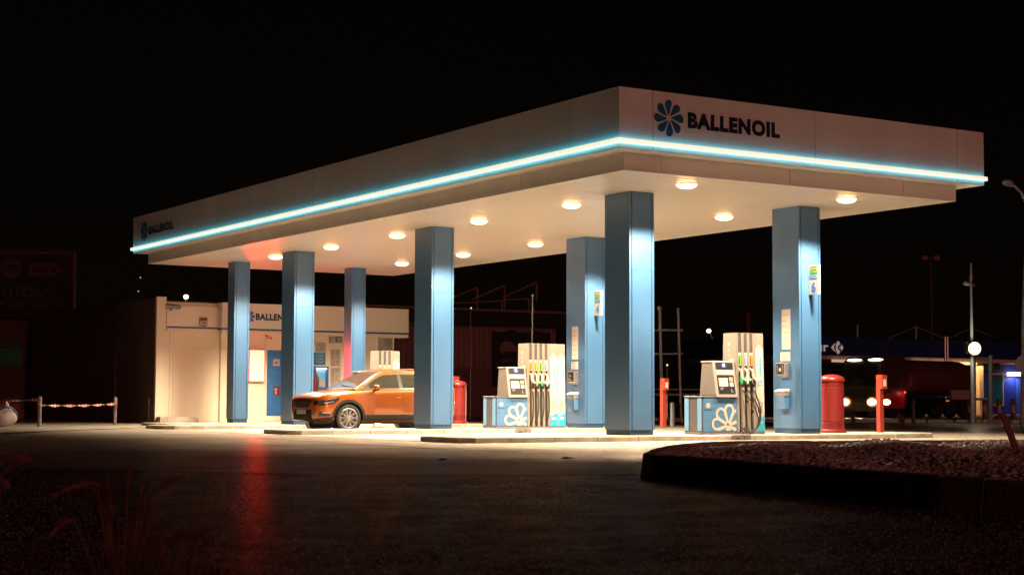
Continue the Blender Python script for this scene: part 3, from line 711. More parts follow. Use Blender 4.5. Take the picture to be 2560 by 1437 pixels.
# blue door with stickers
a = VY(668, 875, YW); b = VY(728, 1038, YW)
mb = MB(); mb.box(a.x, YW-.03, b.z, b.x, YW-.002, a.z); o = mb.build('door', M_lblue, bl, bevel=.01, seg=1)
mb = MB(); zz = VY(680, 939, YW).z; mb.box(a.x+.03, YW-.033, zz-.008, b.x-.03, YW-.0305, zz+.008)
mb.build('door_seam', M_bluedk, o)
mb = MB(); p = VY(683, 897, YW-.03); q = VY(699, 914, YW-.03); mb.box(p.x, YW-.036, q.z, q.x, YW-.031, p.z, 0); mb.box(p.x+.05, YW-.039, q.z+.05, q.x-.06, YW-.0365, q.z+.14, 1); mb.build('round_badge', [M_pwhite, M_ink], o)
mb = MB(); p = VY(683, 965, YW-.03); q = VY(699, 988, YW-.03); mb.box(p.x, YW-.036, q.z, q.x, YW-.031, p.z, 0)
mb.box(p.x+.06, YW-.039, q.z+.04, p.x+.12, YW-.0365, p.z-.1, 1); mb.box(p.x+.03, YW-.039, p.z-.12, p.x+.15, YW-.0365, p.z-.07, 1); mb.build('extinguisher_sign', [M_red, M_pwhite], o)
# grille window on the right part
mb = MB(); p = VY(945, 843, YW); q = VY(981, 882, YW); mb.box(p.x, YW-.012, q.z-.3, q.x, YW-.002, p.z, 0)
mb.ball(((p.x+q.x)/2+.05, YW-.012, p.z-.20), .16, 12, 1, (1, .25, 1.0)); mb.build('grille_window', [mat('mesh_glass', (.33, .31, .27), .3), M_bezel], bl)
# red lit price panel
o = thing('price_panel', 'glaring lit price panel on the kiosk wall beside the leftmost blue column', 'lit sign', (VY(639, 915, YW).x, YW, 0))
p = VY(622, 875, YW-.1); q = VY(657, 952, YW-.1); hx = (q.x-p.x)/2
mb = MB(); mb.box(-hx-.03, -.10, q.z-.05, hx+.03, -.002, p.z+.05); mb.build('case', M_bezel, o, bevel=.02)
mb = MB(); mb.box(-hx, -.112, q.z, hx, -.102, p.z); mb.build('lit_face', emit('price_glow', (85.0, 0.84, 0.50), 1.0), o, bevel=.004, seg=1)
# payment niche
p = VY(783, 916, YW-.02); q = VY(817, 972, YW-.02)
o = thing('cash_machine', 'lit blue-lined cash machine recess in the kiosk wall', 'cash machine', (p.x, YW, q.z))
w_ = q.x-p.x; h_ = p.z-q.z
mb = MB(); fr = .05
for bx_ in ((-.04, 0, fr, h_), (w_-fr, 0, w_, h_), (fr+.001, 0, w_-fr-.001, fr), (fr+.001, h_-fr, w_-fr-.001, h_)): mb.box(bx_[0], -.16, bx_[1], bx_[2], -.002, bx_[3])
mb.build('frame', M_lblue, o, bevel=.004, seg=1)
mb = MB(); mb.box(fr, -.02, fr, w_-fr, -.003, h_-fr, 0); mb.box(fr+.02, -.06, fr+.25, fr+.13, -.021, h_-.12, 1); mb.box(w_*.4, -.05, fr+.02, w_-fr-.03, -.021, h_*.42, 1)
mb.build('screen_back', [mat('niche_blue', (.12, .38, .65), .4), M_pwhite], o)
mb = MB(); mb.box(fr+.02, -.13, h_-fr-.03, w_-fr-.02, -.03, h_-fr-.004); mb.build('niche_lamp', emit('niche_light', (1, .95, .85), 7), o)
# sign and notices beside it
def wall_sign(px0, py0, px1, py1, Yf, th=.006):
    p = VY(px0, py0, Yf); q = VY(px1, py1, Yf); return p, q, q.x-p.x, p.z-q.z
p, q, w_, h_ = wall_sign(784, 881, 813, 912, YW)
o = thing('phone_sign', 'square blue sign reading 900 730 760 in cream digits on the kiosk wall', 'sign', (p.x, YW, q.z))
mb = MB(); mb.box(0, -.012, 0, w_, -.002, h_); mb.build('plate', M_lblue if False else mat('phone_blue', (.015, .2, .42), .4), o)
mb = MB()
for i, s in enumerate(('900', '730', '760')): text(mb, s, (w_*.2, -.014, h_*(.67-.27*i)), X_, Z_, w_*.62, h_*.2, bold=.03)
mb.build('digits', M_pwhite, o)
p, q, w_, h_ = wall_sign(789, 855, 814, 880, YW)
o = thing('info_sign', 'white information sign with a circled letter i above the blue phone sign', 'sign', (p.x, YW, q.z))
mb = MB(); mb.box(0, -.008, 0, w_, -.002, h_); mb.build('plate', M_pwhite, o)
mb = MB()
for i in range(28):
    a0, a1 = 2*PI*i/28, 2*PI*(i+1)/28; r0, r1 = h_*.30, h_*.34
    mb.add([(w_/2+r*math.cos(a_), -.010, h_*.42+r*math.sin(a_)) for r, a_ in ((r0, a0), (r0, a1), (r1, a1), (r1, a0))], [(0, 1, 2, 3)])
text(mb, 'i', (w_*.46, -.010, h_*.25), Vector((1, 0, .0)), Vector((.2, 0, 1)).normalized(), w_*.10, h_*.34, bold=.0); mb.box(w_*.12, -.010, h_*.86, w_*.88, -.0085, h_*.89); mb.build('letter', M_ink, o)
def wnotice(px0, py0, px1, py1, rows, label):
    p, q, w_, h_ = wall_sign(px0, py0, px1, py1, YW)
    o = thing('notice', label, 'notice', (p.x, YW, q.z), 0, 'printed sheets on the kiosk wall')
    mb = MB(); mb.box(0, -.006, 0, w_, -.002, h_)
    for i in range(rows):
        z = h_*(.95-.9*(i+.5)/rows); hh = h_/rows*.16
        mb.box(w_*.1, -.008, z-hh, w_*(.3+.15*rnd.random()), -.005, z+hh, 1)
        if rnd.random() < .6: mb.box(w_*.55, -.008, z-hh, w_*(.7+.2*rnd.random()), -.005, z+hh, 1)
    mb.box(w_*.62, -.008, h_*.80, w_*.78, -.005, h_*.85, 1)
    mb.build('sheet', [M_paper, M_ink], o)
wnotice(826, 872, 850, 916, 12, 'pale price list in small print between two blue columns, upper of two on the wall')
wnotice(826, 918, 850, 968, 10, 'pale two-column notice in small print under the price list')
for i, px in enumerate((822, 838)):
    p, q, w_, h_ = wall_sign(px, 840, px+14, 857, YW)
    o = thing('wall_box', 'small square beige box high on the kiosk wall, %s of a pair' % ('left' if i == 0 else 'right'), 'speaker', (p.x, YW, q.z), 0, 'paired boxes on the kiosk wall')
    mb = MB(); mb.box(0, -.12, 0, w_, -.002, h_); mb.build('case', M_cream, o, bevel=.01); mb = MB(); mb.box(.02, -.124, .02, w_-.02, -.1215, h_-.02); mb.build('cover', M_bezel, o)
o = thing('fire_extinguisher', 'red fire extinguisher hung on the kiosk wall beside the cash machine', 'fire extinguisher', (VY(784, 970, YW).x, YW-.14, VY(784, 980, YW).z))
mb = MB(); mb.lathe([(.02, 0), (.08, .01), (.085, .06), (.085, .42), (.06, .50), (.025, .53)], 18); mb.build('cylinder', M_red, o, smooth=True)
mb = MB(); mb.tube([(0, 0, .52), (0, 0, .60)], .02, 8); mb.tube([(-.05, 0, .60), (.08, 0, .62)], .015, 6); mb.tube([(.03, -.01, .56), (.10, -.03, .50), (.105, -.03, .2)], .01, 6); mb.build('valve', M_black, o)
p, q, w_, h_ = wall_sign(498, 793, 516, 819, YL-.1)
o = thing('alarm_box', 'white and red alarm box on the left end of the kiosk parapet', 'alarm box', (p.x, YL-.1, q.z))
mb = MB(); mb.prism([(0, .05), (w_*.5, 0), (w_, .05), (w_, h_), (0, h_)], lambda a_, b_, t_: (a_, t_, b_), -.11, -.003); mb.build('case', M_pwhite, o, bevel=.012)
mb = MB(); mb.box(w_*.1, -.114, h_*.68, w_*.9, -.111, h_*.93); mb.box(w_*.15, -.114, h_*.02+.03, w_*.85, -.111, h_*.13+.02); mb.prism([(w_*.35, h_*.5), (w_*.65, h_*.5), (w_*.5, h_*.35)], lambda a_, b_, t_: (a_, t_, b_), -.114, -.111); mb.build('red_mark', M_red, o)
def cctv(loc, dirv, label, s=1.0, parent=None):
    o = thing('security_camera', label, 'security camera', loc, 0, 'security cameras') if parent is None else parent
    d = Vector(dirv).normalized()
    mb = MB(); mb.tube([(0, 0, 0), tuple(Vector((0, -.12, .02))*s), tuple(Vector((0, -.2, .05))*s)], .025*s, 8); mb.build('bracket', M_bezel, o)
    mb = MB(); a = Vector((0, -.2, .08))*s; mb.tube([a-d*.18*s, a+d*.16*s, a+d*.17*s], [.055*s, .055*s, .045*s], 12); mb.build('housing', M_bezel, o, smooth=True)
    mb = MB(); mb.tube([a+d*.171*s, a+d*.19*s], .035*s, 10); mb.build('lens', M_black, o)
    return o
cctv((VY(425, 775, YL-.1).x, YL-.1, VY(425, 775, YL).z), (.85, -.3, -.12), 'white security camera at the left corner of the kiosk parapet', 1.3)
cctv((VY(667, 846, YW).x, YW, VY(667, 846, YW).z), (.5, -.6, -.4), 'small security camera above the blue kiosk door', .7)
o = MB(); o.hexa([(0, 0, 0), (1.35, 0, 0), (1.35, .5, 0), (0, .5, 0), (.06, .06, .24), (1.3, .06, .22), (1.3, .45, .22), (.06, .45, .24)])
pp = G(398, 1056, .022); o = o.build('concrete_block', M_kerb, loc=(VY(398, 1054, 25.7).x, 25.7, .022), bevel=.02); tag(o, 'low whitish concrete block lying at the foot of the kiosk wall', 'concrete block')
# ------------------------------------------------------------------ orange car
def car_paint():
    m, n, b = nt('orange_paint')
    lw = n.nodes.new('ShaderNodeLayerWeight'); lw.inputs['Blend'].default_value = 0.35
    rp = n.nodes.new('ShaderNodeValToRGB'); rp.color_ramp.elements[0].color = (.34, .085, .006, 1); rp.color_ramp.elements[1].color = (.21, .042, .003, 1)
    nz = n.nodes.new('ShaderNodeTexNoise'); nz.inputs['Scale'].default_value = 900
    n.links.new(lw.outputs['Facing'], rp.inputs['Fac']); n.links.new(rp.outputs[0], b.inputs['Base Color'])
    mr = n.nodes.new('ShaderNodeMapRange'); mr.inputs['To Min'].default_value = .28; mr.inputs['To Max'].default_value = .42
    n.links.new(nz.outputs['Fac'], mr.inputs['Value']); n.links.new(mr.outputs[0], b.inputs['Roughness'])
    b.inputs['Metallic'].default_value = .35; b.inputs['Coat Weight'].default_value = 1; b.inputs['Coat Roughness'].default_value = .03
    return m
M_paint = car_paint()
M_glass = mat('car_glass', (.018, .022, .016), .04, var=.2, spec=.9, rvar=.01)
M_clad = mat('cladding_plastic', (.022, .021, .020), .65, var=.1, spec=.25)
M_chrome = mat('chrome', (.75, .72, .66), .12, metal=1, var=.02, rvar=.03)
M_alu = mat('alloy', (.62, .60, .57), .25, metal=.8, var=.03)
CZ = math.radians(1.5)
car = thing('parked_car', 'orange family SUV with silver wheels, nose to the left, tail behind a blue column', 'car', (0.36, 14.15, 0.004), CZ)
WX = (0.87, 3.50); WR = 0.345
# x: yb ym ys yt | zb zm zs zt zc
ST = [(0.015, .50, .60, .56, .48, .34, .55, .74, .775, .80),
      (0.05, .62, .70, .66, .56, .27, .55, .80, .835, .86),
      (0.14, .74, .81, .77, .64, .235, .55, .86, .895, .925),
      (0.30, .82, .875, .84, .70, .225, .57, .905, .945, .98),
      (0.55, .865, .905, .875, .735, .22, .60, .95, .99, 1.025),
      (0.87, .88, .915, .89, .76, .22, .62, .975, 1.02, 1.055),
      (1.25, .88, .918, .893, .79, .22, .62, .99, 1.04, 1.08),
      (1.60, .88, .920, .895, .815, .22, .62, 1.00, 1.055, 1.09),
      (2.40, .88, .920, .897, .835, .22, .62, 1.025, 1.06, 1.08),
      (3.20, .88, .922, .90, .835, .22, .62, 1.05, 1.075, 1.085),
      (3.75, .875, .92, .89, .82, .23, .63, 1.06, 1.09, 1.10),
      (3.96, .82, .88, .86, .77, .27, .64, 1.05, 1.09, 1.10),
      (4.06, .72, .80, .78, .70, .33, .65, 1.02, 1.06, 1.08),
      (4.10, .60, .70, .68, .60, .40, .65, .98, 1.02, 1.04)]
def ring(s):
    x, yb, ym, ys, yt, zb, zm, zs, zt, zc = s
    hp = [(0, zb), (yb*.6, zb), (yb, zb+.015), (yb+(ym-yb)*.7, zb+(zm-zb)*.45), (ym, zm-.02), (ym-.004, zm+.10), (ys+.012, zs-.06), (ys, zs), ((ys+yt)/2+.012, (zs+zt)/2+.012), (yt, zt), (yt*.5, zt+(zc-zt)*.8), (0, zc)]
    return [(x, -y, z) for y, z in hp] + [(x, y, z) for y, z in reversed(hp[1:-1])]
def loft(rings):
    v = []; f = []; n = len(rings[0])
    for r in rings: v += r
    for i in range(len(rings)-1):
        for j in range(n): f.append((i*n+j, i*n+(j+1) % n, (i+1)*n+(j+1) % n, (i+1)*n+j))
    f.append(tuple(range(n-1, -1, -1))); f.append(tuple((len(rings)-1)*n+j for j in range(n)))
    return v, f
def interp_st(x):
    for a, b in zip(ST, ST[1:]):
        if a[0] <= x <= b[0]:
            k = (x-a[0])/(b[0]-a[0]); return [x]+[a[i]+(b[i]-a[i])*k for i in range(1, 10)]
xs_ = sorted(set([s[0] for s in ST]+[1.05, 1.42, 1.8, 2.0, 2.2, 2.6, 2.8, 3.0, 3.35, 3.5, 3.62]))
v, f = loft([ring(interp_st(x)) for x in xs_])
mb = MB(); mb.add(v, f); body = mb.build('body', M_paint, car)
# wheel arches cut out of the closed shell, result kept as a plain mesh
cut = MB()
for wx in WX:
    for sy in (-1, 1): cut.lathe([(WR+.055, min(sy*.60, sy*1.1)), (WR+.055, max(sy*.60, sy*1.1))], 40, (wx, 0, WR), 'y')
co_ = cut.build('cutter', M_black); co_.parent = car
sub = body.modifiers.new('s', 'SUBSURF'); sub.levels = 1; sub.render_levels = 1
bo = body.modifiers.new('b', 'BOOLEAN'); bo.object = co_; bo.operation = 'DIFFERENCE'; bo.solver = 'EXACT'
bpy.context.view_layer.update(); dg = bpy.context.evaluated_depsgraph_get()
me2 = bpy.data.meshes.new_from_object(body.evaluated_get(dg))
body.modifiers.clear(); body.data = me2
me2.materials.clear(); me2.materials.append(M_paint)
for p in me2.polygons: p.material_index = 0
bm = bmesh.new(); bm.from_mesh(me2)
for fa in bm.faces: fa.smooth = True
for e in bm.edges:
    if len(e.link_faces) == 2 and e.calc_face_angle(0) > .55: e.smooth = False
bm.to_mesh(me2); bm.free()
bpy.data.objects.remove(co_)
bvh = BVHTree.FromPolygons([tuple(q.co) for q in me2.vertices], [tuple(p.vertices) for p in me2.polygons])
def decal(mb_, lo, hi, dirfn, off=.006, nu=24, nv=8, mi=0, lift=None):
    """patch laid on the bodywork between a lower and an upper curve, found by probing along dirfn(a,b)->(origin,dir)"""
    def at(cur, u):
        k = u*(len(cur)-1); i = min(int(k), len(cur)-2); w = k-i
        return [cur[i][q]+(cur[i+1][q]-cur[i][q])*w for q in (0, 1)]
    g = []
    for j in range(nv+1):
        row = []
        for i in range(nu+1):
            a = at(lo, i/nu); b = at(hi, i/nu); t_ = j/nv
            o_, d_ = dirfn(a[0]+(b[0]-a[0])*t_, a[1]+(b[1]-a[1])*t_)
            hit, nrm, _, _ = bvh.ray_cast(Vector(o_), Vector(d_).normalized())
            row.append(None if hit is None else hit - Vector(d_).normalized()*off)
        g.append(row)
    base = len(mb_.v); idx = {}
    for j in range(nv+1):
        for i in range(nu+1):
            if g[j][i] is not None: idx[(i, j)] = len(mb_.v); mb_.v.append(tuple(g[j][i]))
    for j in range(nv):
        for i in range(nu):
            q = [(i, j), (i+1, j), (i+1, j+1), (i, j+1)]
            if all(k in idx for k in q): mb_.f.append(tuple(idx[k] for k in q)); mb_.m.append(mi)
front = lambda y, z: ((-1.5, y, z), (1, 0, 0))
side = lambda x, z: ((x, -2, z), (0, 1, 0))
def polar(ph, z): # ph degrees round the left front corner
    a = math.radians(abs(ph)); s = -1 if ph >= 0 else 1
    ax = (0.95, s*.10)
    d = (-math.cos(a), s*math.sin(a)); return ((ax[0]+2*d[0], ax[1]+s*0+2*d[1], z), (-d[0], -d[1], 0))
def bld(mb_, name, m, parent=car, **k): return mb_.build(name, m, parent, smooth=True, **k)
mb = MB(); decal(mb, [(-.37, .60), (.37, .60)], [(-.45, .765), (0, .785), (.45, .765)], front, .008, 20, 6)
gr = bld(mb, 'grille', mat('grille_mesh', (.008, .007, .007), .7, spec=.15, nscale=60, var=.6))
mb = MB()
for lo_, hi_ in (([(-.385, .585), (.385, .585)], [(-.375, .602), (.375, .602)]), ([(-.46, .755), (0, .778), (.46, .755)], [(-.465, .772), (0, .794), (.465, .772)])): decal(mb, lo_, hi_, front, .014, 20, 1)
for s in (-1, 1): decal(mb, [(s*.375, .60), (s*.455, .76)], [(s*.395, .60), (s*.475, .76)], front, .014, 8, 1)
bld(mb, 'grille_frame', M_chrome, gr)
mb = MB()
for zz in (.64, .67, .70, .73): decal(mb, [(-.38, zz), (.38, zz)], [(-.38, zz+.008), (.38, zz+.008)], front, .011, 16, 1)
decal(mb, [(-.03, .67), (.03, .67)], [(-.04, .73), (.04, .73)], front, .016, 2, 2); bld(mb, 'grille_bars', M_clad, gr)
mb = MB(); decal(mb, [(-.52, .30), (.52, .30)], [(-.50, .55), (.50, .55)], front, .007, 24, 6); bld(mb, 'lower_intake', mat('intake_mesh', (.008, .006, .006), .7, spec=.15, nscale=60, var=.6))
mb = MB(); decal(mb, [(-.26, .44), (.26, .44)], [(-.26, .545), (.26, .545)], front, .022, 6, 2); pl = bld(mb, 'number_plate', M_pwhite)
mb = MB(); decal(mb, [(-.26, .44), (-.225, .44)], [(-.26, .545), (-.225, .545)], front, .0235, 2, 2, 0); mb2 = MB(); text(mb2, '2828 KFR', (0, 0, 0), X_, Z_, .42, .066, bold=.02)
for q, fc in [(mb2.v, mb2.f)]:
    vs = []
    for x, y, z in q:
        hit = bvh.ray_cast(Vector((-1.5, -.215+x, .46+z)), X_)[0]; vs.append((hit.x-.0245, -.215+x, .46+z))
    # read from the front the letters run from the car's right to its left
    vs = [(a, -b, c) for a, b, c in vs]
    mb.add(vs, fc, 1)
bld(mb, 'plate_lettering', [M_lblue, M_ink], pl)
for s in (1, -1):
    mb = MB(); decal(mb, [(s*28, .67), (s*45, .655), (s*58, .70), (s*66, .80)], [(s*29, .755), (s*45, .80), (s*60, .845), (s*66.5, .855)], polar, .007, 20, 6)
    hl = bld(mb, 'headlight', mat('lamp_glass', (.03, .03, .032), .06, spec=.8, rvar=.02))
    mb = MB(); decal(mb, [(s*30, .71), (s*35, .712)], [(s*30, .752), (s*35, .764)], polar, .012, 4, 4, 0); decal(mb, [(s*45, .705), (s*58, .745)], [(s*44.5, .722), (s*57.5, .760)], polar, .012, 8, 2, 1)
    decal(mb, [(s*44, .78), (s*62, .835)], [(s*44, .792), (s*62, .846)], polar, .012, 8, 2, 1)
    bld(mb, 'reflector', [M_chrome, M_steel], hl)
    mb = MB(); decal(mb, [(s*36, .39), (s*52, .39)], [(s*38, .50), (s*54, .50)], polar, .007, 10, 5, 0); fg = bld(mb, 'fog_recess', M_black)
    mb = MB(); decal(mb, [(s*42, .465), (s*53, .465)], [(s*43, .492), (s*53.4, .492)], polar, .014, 6, 2, 0); bld(mb, 'fog_lamp', M_steel, fg)
    mb = MB(); decal(mb, [(s*0.5, .20), (s*25, .215), (s*45, .23), (s*66, .23)], [(s*.5, .30), (s*25, .305), (s*45, .36), (s*66, .40)], polar, .012, 26, 4, 0); bld(mb, 'bumper_cladding', M_clad)
    mb = MB(); decal(mb, [(s*0.5, .262), (s*20, .262), (s*27, .235), (s*40, .215)], [(s*.5, .292), (s*22, .292), (s*30, .300), (s*40, .24)], polar, .018, 20, 3, 0); bld(mb, 'skid_plate', M_steel)
# black lower cladding along the doors and round the arches
for s in (-1, 1):
    sd = lambda x, z, s=s: ((x, s*2, z), (0, -s, 0))
    mb = MB(); decal(mb, [(WX[0]+.41, .232), (WX[1]-.41, .232)], [(WX[0]+.40, .425), (WX[1]-.40, .425)], sd, .012, 30, 4); bld(mb, 'sill_cladding', M_clad)
    for wx in WX:
        mb = MB(); n = 30
        for i in range(n):
            w0, w1 = math.radians(-12+204*i/n), math.radians(-12+204*(i+1)/n)
            P = []
            for w_, r_ in ((w0, WR+.05), (w1, WR+.05), (w1, WR+.118), (w0, WR+.118)):
                x, z = wx+r_*math.cos(w_), WR+r_*math.sin(w_)
                hit = bvh.ray_cast(Vector((max(.18, x), s*2, max(.25, z))), Vector((0, -s, 0)))[0]
                hit2 = bvh.ray_cast(Vector((max(.18, wx+(WR+.12)*math.cos(w_)), s*2, max(.25, WR+(WR+.12)*math.sin(w_)))), Vector((0, -s, 0)))[0]
                yy = (hit2 if r_ < WR+.1 else hit)
                P.append((x, (yy.y if yy is not None else s*.9)+s*.013, z))
            mb.add(P, [(0, 1, 2, 3)])
            mb.add([P[0], P[1], (P[1][0], P[1][1]-s*.12, P[1][2]), (P[0][0], P[0][1]-s*.12, P[0][2])], [(0, 1, 2, 3)])
        bld(mb, 'arch_cladding', M_clad)
        mb = MB(); mb.lathe([(WR+.052, .12), (WR+.052, -.12), (.02, -.125)] if s > 0 else [(.02, .125), (WR+.052, .12), (WR+.052, -.12)], 28, (wx, s*.72, WR), 'y', cap=False)
        bld(mb, 'arch_liner', M_black)
# seams and creases
def seam(pts, s=-1, w=.006, m=M_black, name='door_seam', off=.003):
    mb = MB(); n = len(pts)
    for a, b in zip(pts, pts[1:]):
        d = Vector((b[0]-a[0], b[1]-a[1])); L_ = d.length; nn_ = Vector((-d.y, d.x))/L_*w/2
        k = max(2, int(L_/.05))
        decal(mb, [(a[0]-nn_.x, a[1]-nn_.y), (b[0]-nn_.x, b[1]-nn_.y)], [(a[0]+nn_.x, a[1]+nn_.y), (b[0]+nn_.x, b[1]+nn_.y)], lambda x, z: ((x, s*2, z), (0, -s, 0)), off, k, 1)
    return bld(mb, name, m)
for s in (-1, 1):
    seam([(1.42, .41), (1.40, .70), (1.46, 1.0)], s); seam([(2.42, .41), (2.44, .70), (2.40, 1.02)], s); seam([(3.10, .55), (3.3, .80), (3.42, 1.05)], s)
seam([(.42, .905), (.9, .935), (1.40, .965)], -1, .005)
for s in (-1, 1):
    mb = MB(); decal(mb, [(1.55, .452), (3.0, .50)], [(1.50, .475), (3.02, .545)], lambda x, z, s=s: ((x, s*2, z), (0, -s, 0)), .010, 30, 3); bld(mb, 'door_crease', M_paint)
    for hx in (2.18, 3.02):
        mb = MB(); mb.tube([(hx, s*.905, .845), (hx+.03, s*.935, .85), (hx+.15, s*.938, .855), (hx+.18, s*.905, .855)], .014, 8); bld(mb, 'door_handle', M_paint)
# greenhouse
def gside(z): return .825-(z-1.05)*.44
GS = [(1.08, 1.06, 1.075), (1.27, 1.165, 1.185), (1.46, 1.27, 1.295), (1.66, 1.38, 1.41), (1.84, 1.46, 1.505), (1.98, 1.485, 1.54), (2.4, 1.505, 1.572), (3.1, 1.51, 1.575), (3.5, 1.495, 1.555), (3.80, 1.46, 1.51), (3.92, 1.40, 1.44), (4.0, 1.28, 1.32), (4.08, 1.08, 1.10)]
R_ = []
for x, zr, zc in GS:
    k = 1.0 if x < 3.5 else 1-.18*((x-3.5)/.83)**1.5
    yb_, yr = .825*k, gside(zr)*k
    hp = [(0, 1.0), (yb_, 1.0), (gside(1.05)*k, 1.05), ((gside(1.05)*k+yr)/2, (1.05+zr)/2), (yr, zr), (yr-.05, zr+(zc-zr)*.55), (yr*.5, zr+(zc-zr)*.9), (0, zc)]
    R_.append([(x, -y, z) for y, z in hp]+[(x, y, z) for y, z in reversed(hp[1:-1])])
v, f = loft(R_); mb = MB(); mb.add(v, f); cabin = mb.build('roof', M_paint, car, smooth=True, angle=.45)
bvh_g = BVHTree.FromPolygons(v, f)
def gpatch(mb_, lo, hi, s=-1, off=.006, nu=16, nv=6, mi=0):
    global bvh
    keep = bvh; bvh = bvh_g
    decal(mb_, lo, hi, lambda x, z: ((x, s*2, z), (0, -s, 0)), off, nu, nv, mi); bvh = keep
for s in (-1, 1):
    mb = MB(); gpatch(mb, [(1.28, 1.085), (2.36, 1.095)], [(1.30, 1.10), (1.54, 1.235), (1.80, 1.37), (1.96, 1.425), (2.36, 1.45)], s); wd = bld(mb, 'front_side_window', M_glass)
    mb = MB(); gpatch(mb, [(2.47, 1.10), (3.32, 1.115)], [(2.47, 1.455), (3.28, 1.45)], s); bld(mb, 'rear_side_window', M_glass)
    mb = MB(); gpatch(mb, [(3.38, 1.12), (3.80, 1.17)], [(3.34, 1.445), (3.70, 1.39)], s); bld(mb, 'quarter_window', M_glass)
    mb = MB(); gpatch(mb, [(2.362, 1.09), (2.468, 1.09)], [(2.362, 1.452), (2.468, 1.456)], s, .005, 3, 5); bld(mb, 'window_pillar', M_black)
    mb = MB(); gpatch(mb, [(1.22, 1.063), (3.85, 1.09)], [(1.22, 1.083), (3.85, 1.112)], s, .010, 24, 1)
    gpatch(mb, [(1.26, 1.10), (1.54, 1.247), (1.80, 1.382), (1.97, 1.437), (2.4, 1.463), (3.35, 1.46)], [(1.25, 1.108), (1.53, 1.26), (1.79, 1.395), (1.96, 1.45), (2.4, 1.477), (3.35, 1.474)], s, .010, 24, 1); bld(mb, 'window_trim', M_chrome)
    mb = MB(); yr = lambda z: s*(gside(z)-.035)
    mb.tube([(2.0, yr(1.49), 1.54), (2.1, yr(1.49), 1.568), (2.8, yr(1.49), 1.59), (3.5, yr(1.49)*.99, 1.57), (3.8, yr(1.47)*.95, 1.515)], .014, 8); bld(mb, 'roof_rail', M_chrome)
    # mirror
    mb = MB(); mb.ball((1.58, s*1.03, 1.115), .10, 14, 0, (.85, 1.05, .72)); mr_ = bld(mb, 'wing_mirror', M_paint)
    mb = MB(); mb.ball((1.595, s*1.02, 1.075), .095, 12, 0, (.8, 1.0, .55)); mb.tube([(1.58, s*.88, 1.02), (1.58, s*.97, 1.05)], .03, 8); bld(mb, 'mirror_base', M_black, mr_)
    mb = MB(); gpatch(mb, [(1.25, 1.08), (1.50, 1.085)], [(1.27, 1.09), (1.50, 1.205)], s, .011, 4, 3); bld(mb, 'mirror_triangle', M_black)
# windscreen and rear screen
def screen(x0, x1, y0f, name, nm, m, off):
    mb = MB(); nu, nv = 16, 10; g = []
    for j in range(nv+1):
        x = x0+(x1-x0)*j/nv
        for i in range(nu+1):
            u = -1+2*i/nu; z0 = [z for z in GS]
            y = u*y0f(x); hit, nr, _, _ = bvh_g.ray_cast(Vector((x, y, 3)), Vector((0, 0, -1)))
            mb.v.append(tuple(hit+(nr if nr.z > 0 else -nr)*off))
    for j in range(nv):
        for i in range(nu): mb.f.append((j*(nu+1)+i, j*(nu+1)+i+1, (j+1)*(nu+1)+i+1, (j+1)*(nu+1)+i)); mb.m.append(0)
    return bld(mb, name, m)
screen(1.13, 1.89, lambda x: (gside(1.07+(x-1.08)*.53)-.075), 'windscreen', 0, mat('screen_glass', (.035, .032, .028), .05, spec=.5, rvar=.02), .006)
mb = MB(); mb.tube([(1.16, -.55, 1.125), (1.19, -.1, 1.155), (1.24, .25, 1.19)], .008, 6); bld(mb, 'wiper', M_black)
# wheels
def wheel(wx, s, steer=0):
    w = thing('wheel', None, None, (wx, s*.80, WR), steer); w.parent = car
    mb = MB(); hw = .112
    mb.lathe([(.235, -hw+.012), (.30, -hw), (WR-.03, -hw+.004), (WR-.006, -hw+.03), (WR, -.05), (WR, .05), (WR-.006, hw-.03), (WR-.03, hw-.004), (.30, hw), (.235, hw-.012)], 48, (0, 0, 0), 'y', cap=False)
    bld(mb, 'tyre', M_rubber, w)
    mb = MB(); e = s*(hw-.02)
    mb.lathe([(.242, e-s*.02), (.248, e+s*.010), (.236, e+s*.014), (.222, e-s*.002), (.218, e-s*.10)], 40, (0, 0, 0), 'y', cap=False)
    mb.lathe([(.005, e+s*.004), (.03, e+s*.004), (.036, e-s*.01), (.05, e-s*.012), (.052, e-s*.05)], 24, (0, 0, 0), 'y')
    for k in range(10):
        a = 2*PI*k/10
        for dlt in (-.075, .075):
            a0, a1 = a+dlt*2.6, a+dlt*1.35
            def P_(r, an, wd, y): return [(r*math.cos(an)-wd*math.sin(an), y, r*math.sin(an)+wd*math.cos(an)), (r*math.cos(an)+wd*math.sin(an), y, r*math.sin(an)-wd*math.cos(an))]
            o1 = P_(.045, a0, .007, e-s*.006); o2 = P_(.228, a1, .0085, e+s*.004)
            i1 = P_(.045, a0, .007, e-s*.03); i2 = P_(.228, a1, .0085, e-s*.03)
            mb.hexa([i1[0], i1[1], i2[1], i2[0], o1[0], o1[1], o2[1], o2[0]])
    bld(mb, 'rim', M_alu, w, angle=.5)
    mb = MB(); mb.lathe([(.02, -.01), (.215, -.01), (.215, .01), (.02, .01)], 28, (0, e-s*.075, 0), 'y'); bld(mb, 'brake_disc', M_dgrey, w)
for wx in WX:
    for s in (-1, 1): wheel(wx, s, math.radians(-4) if wx < 2 else 0)
mb = MB(); mb.box(.55, -.7, .20, 3.9, .7, .26); mb.build('underbody', M_black, car)
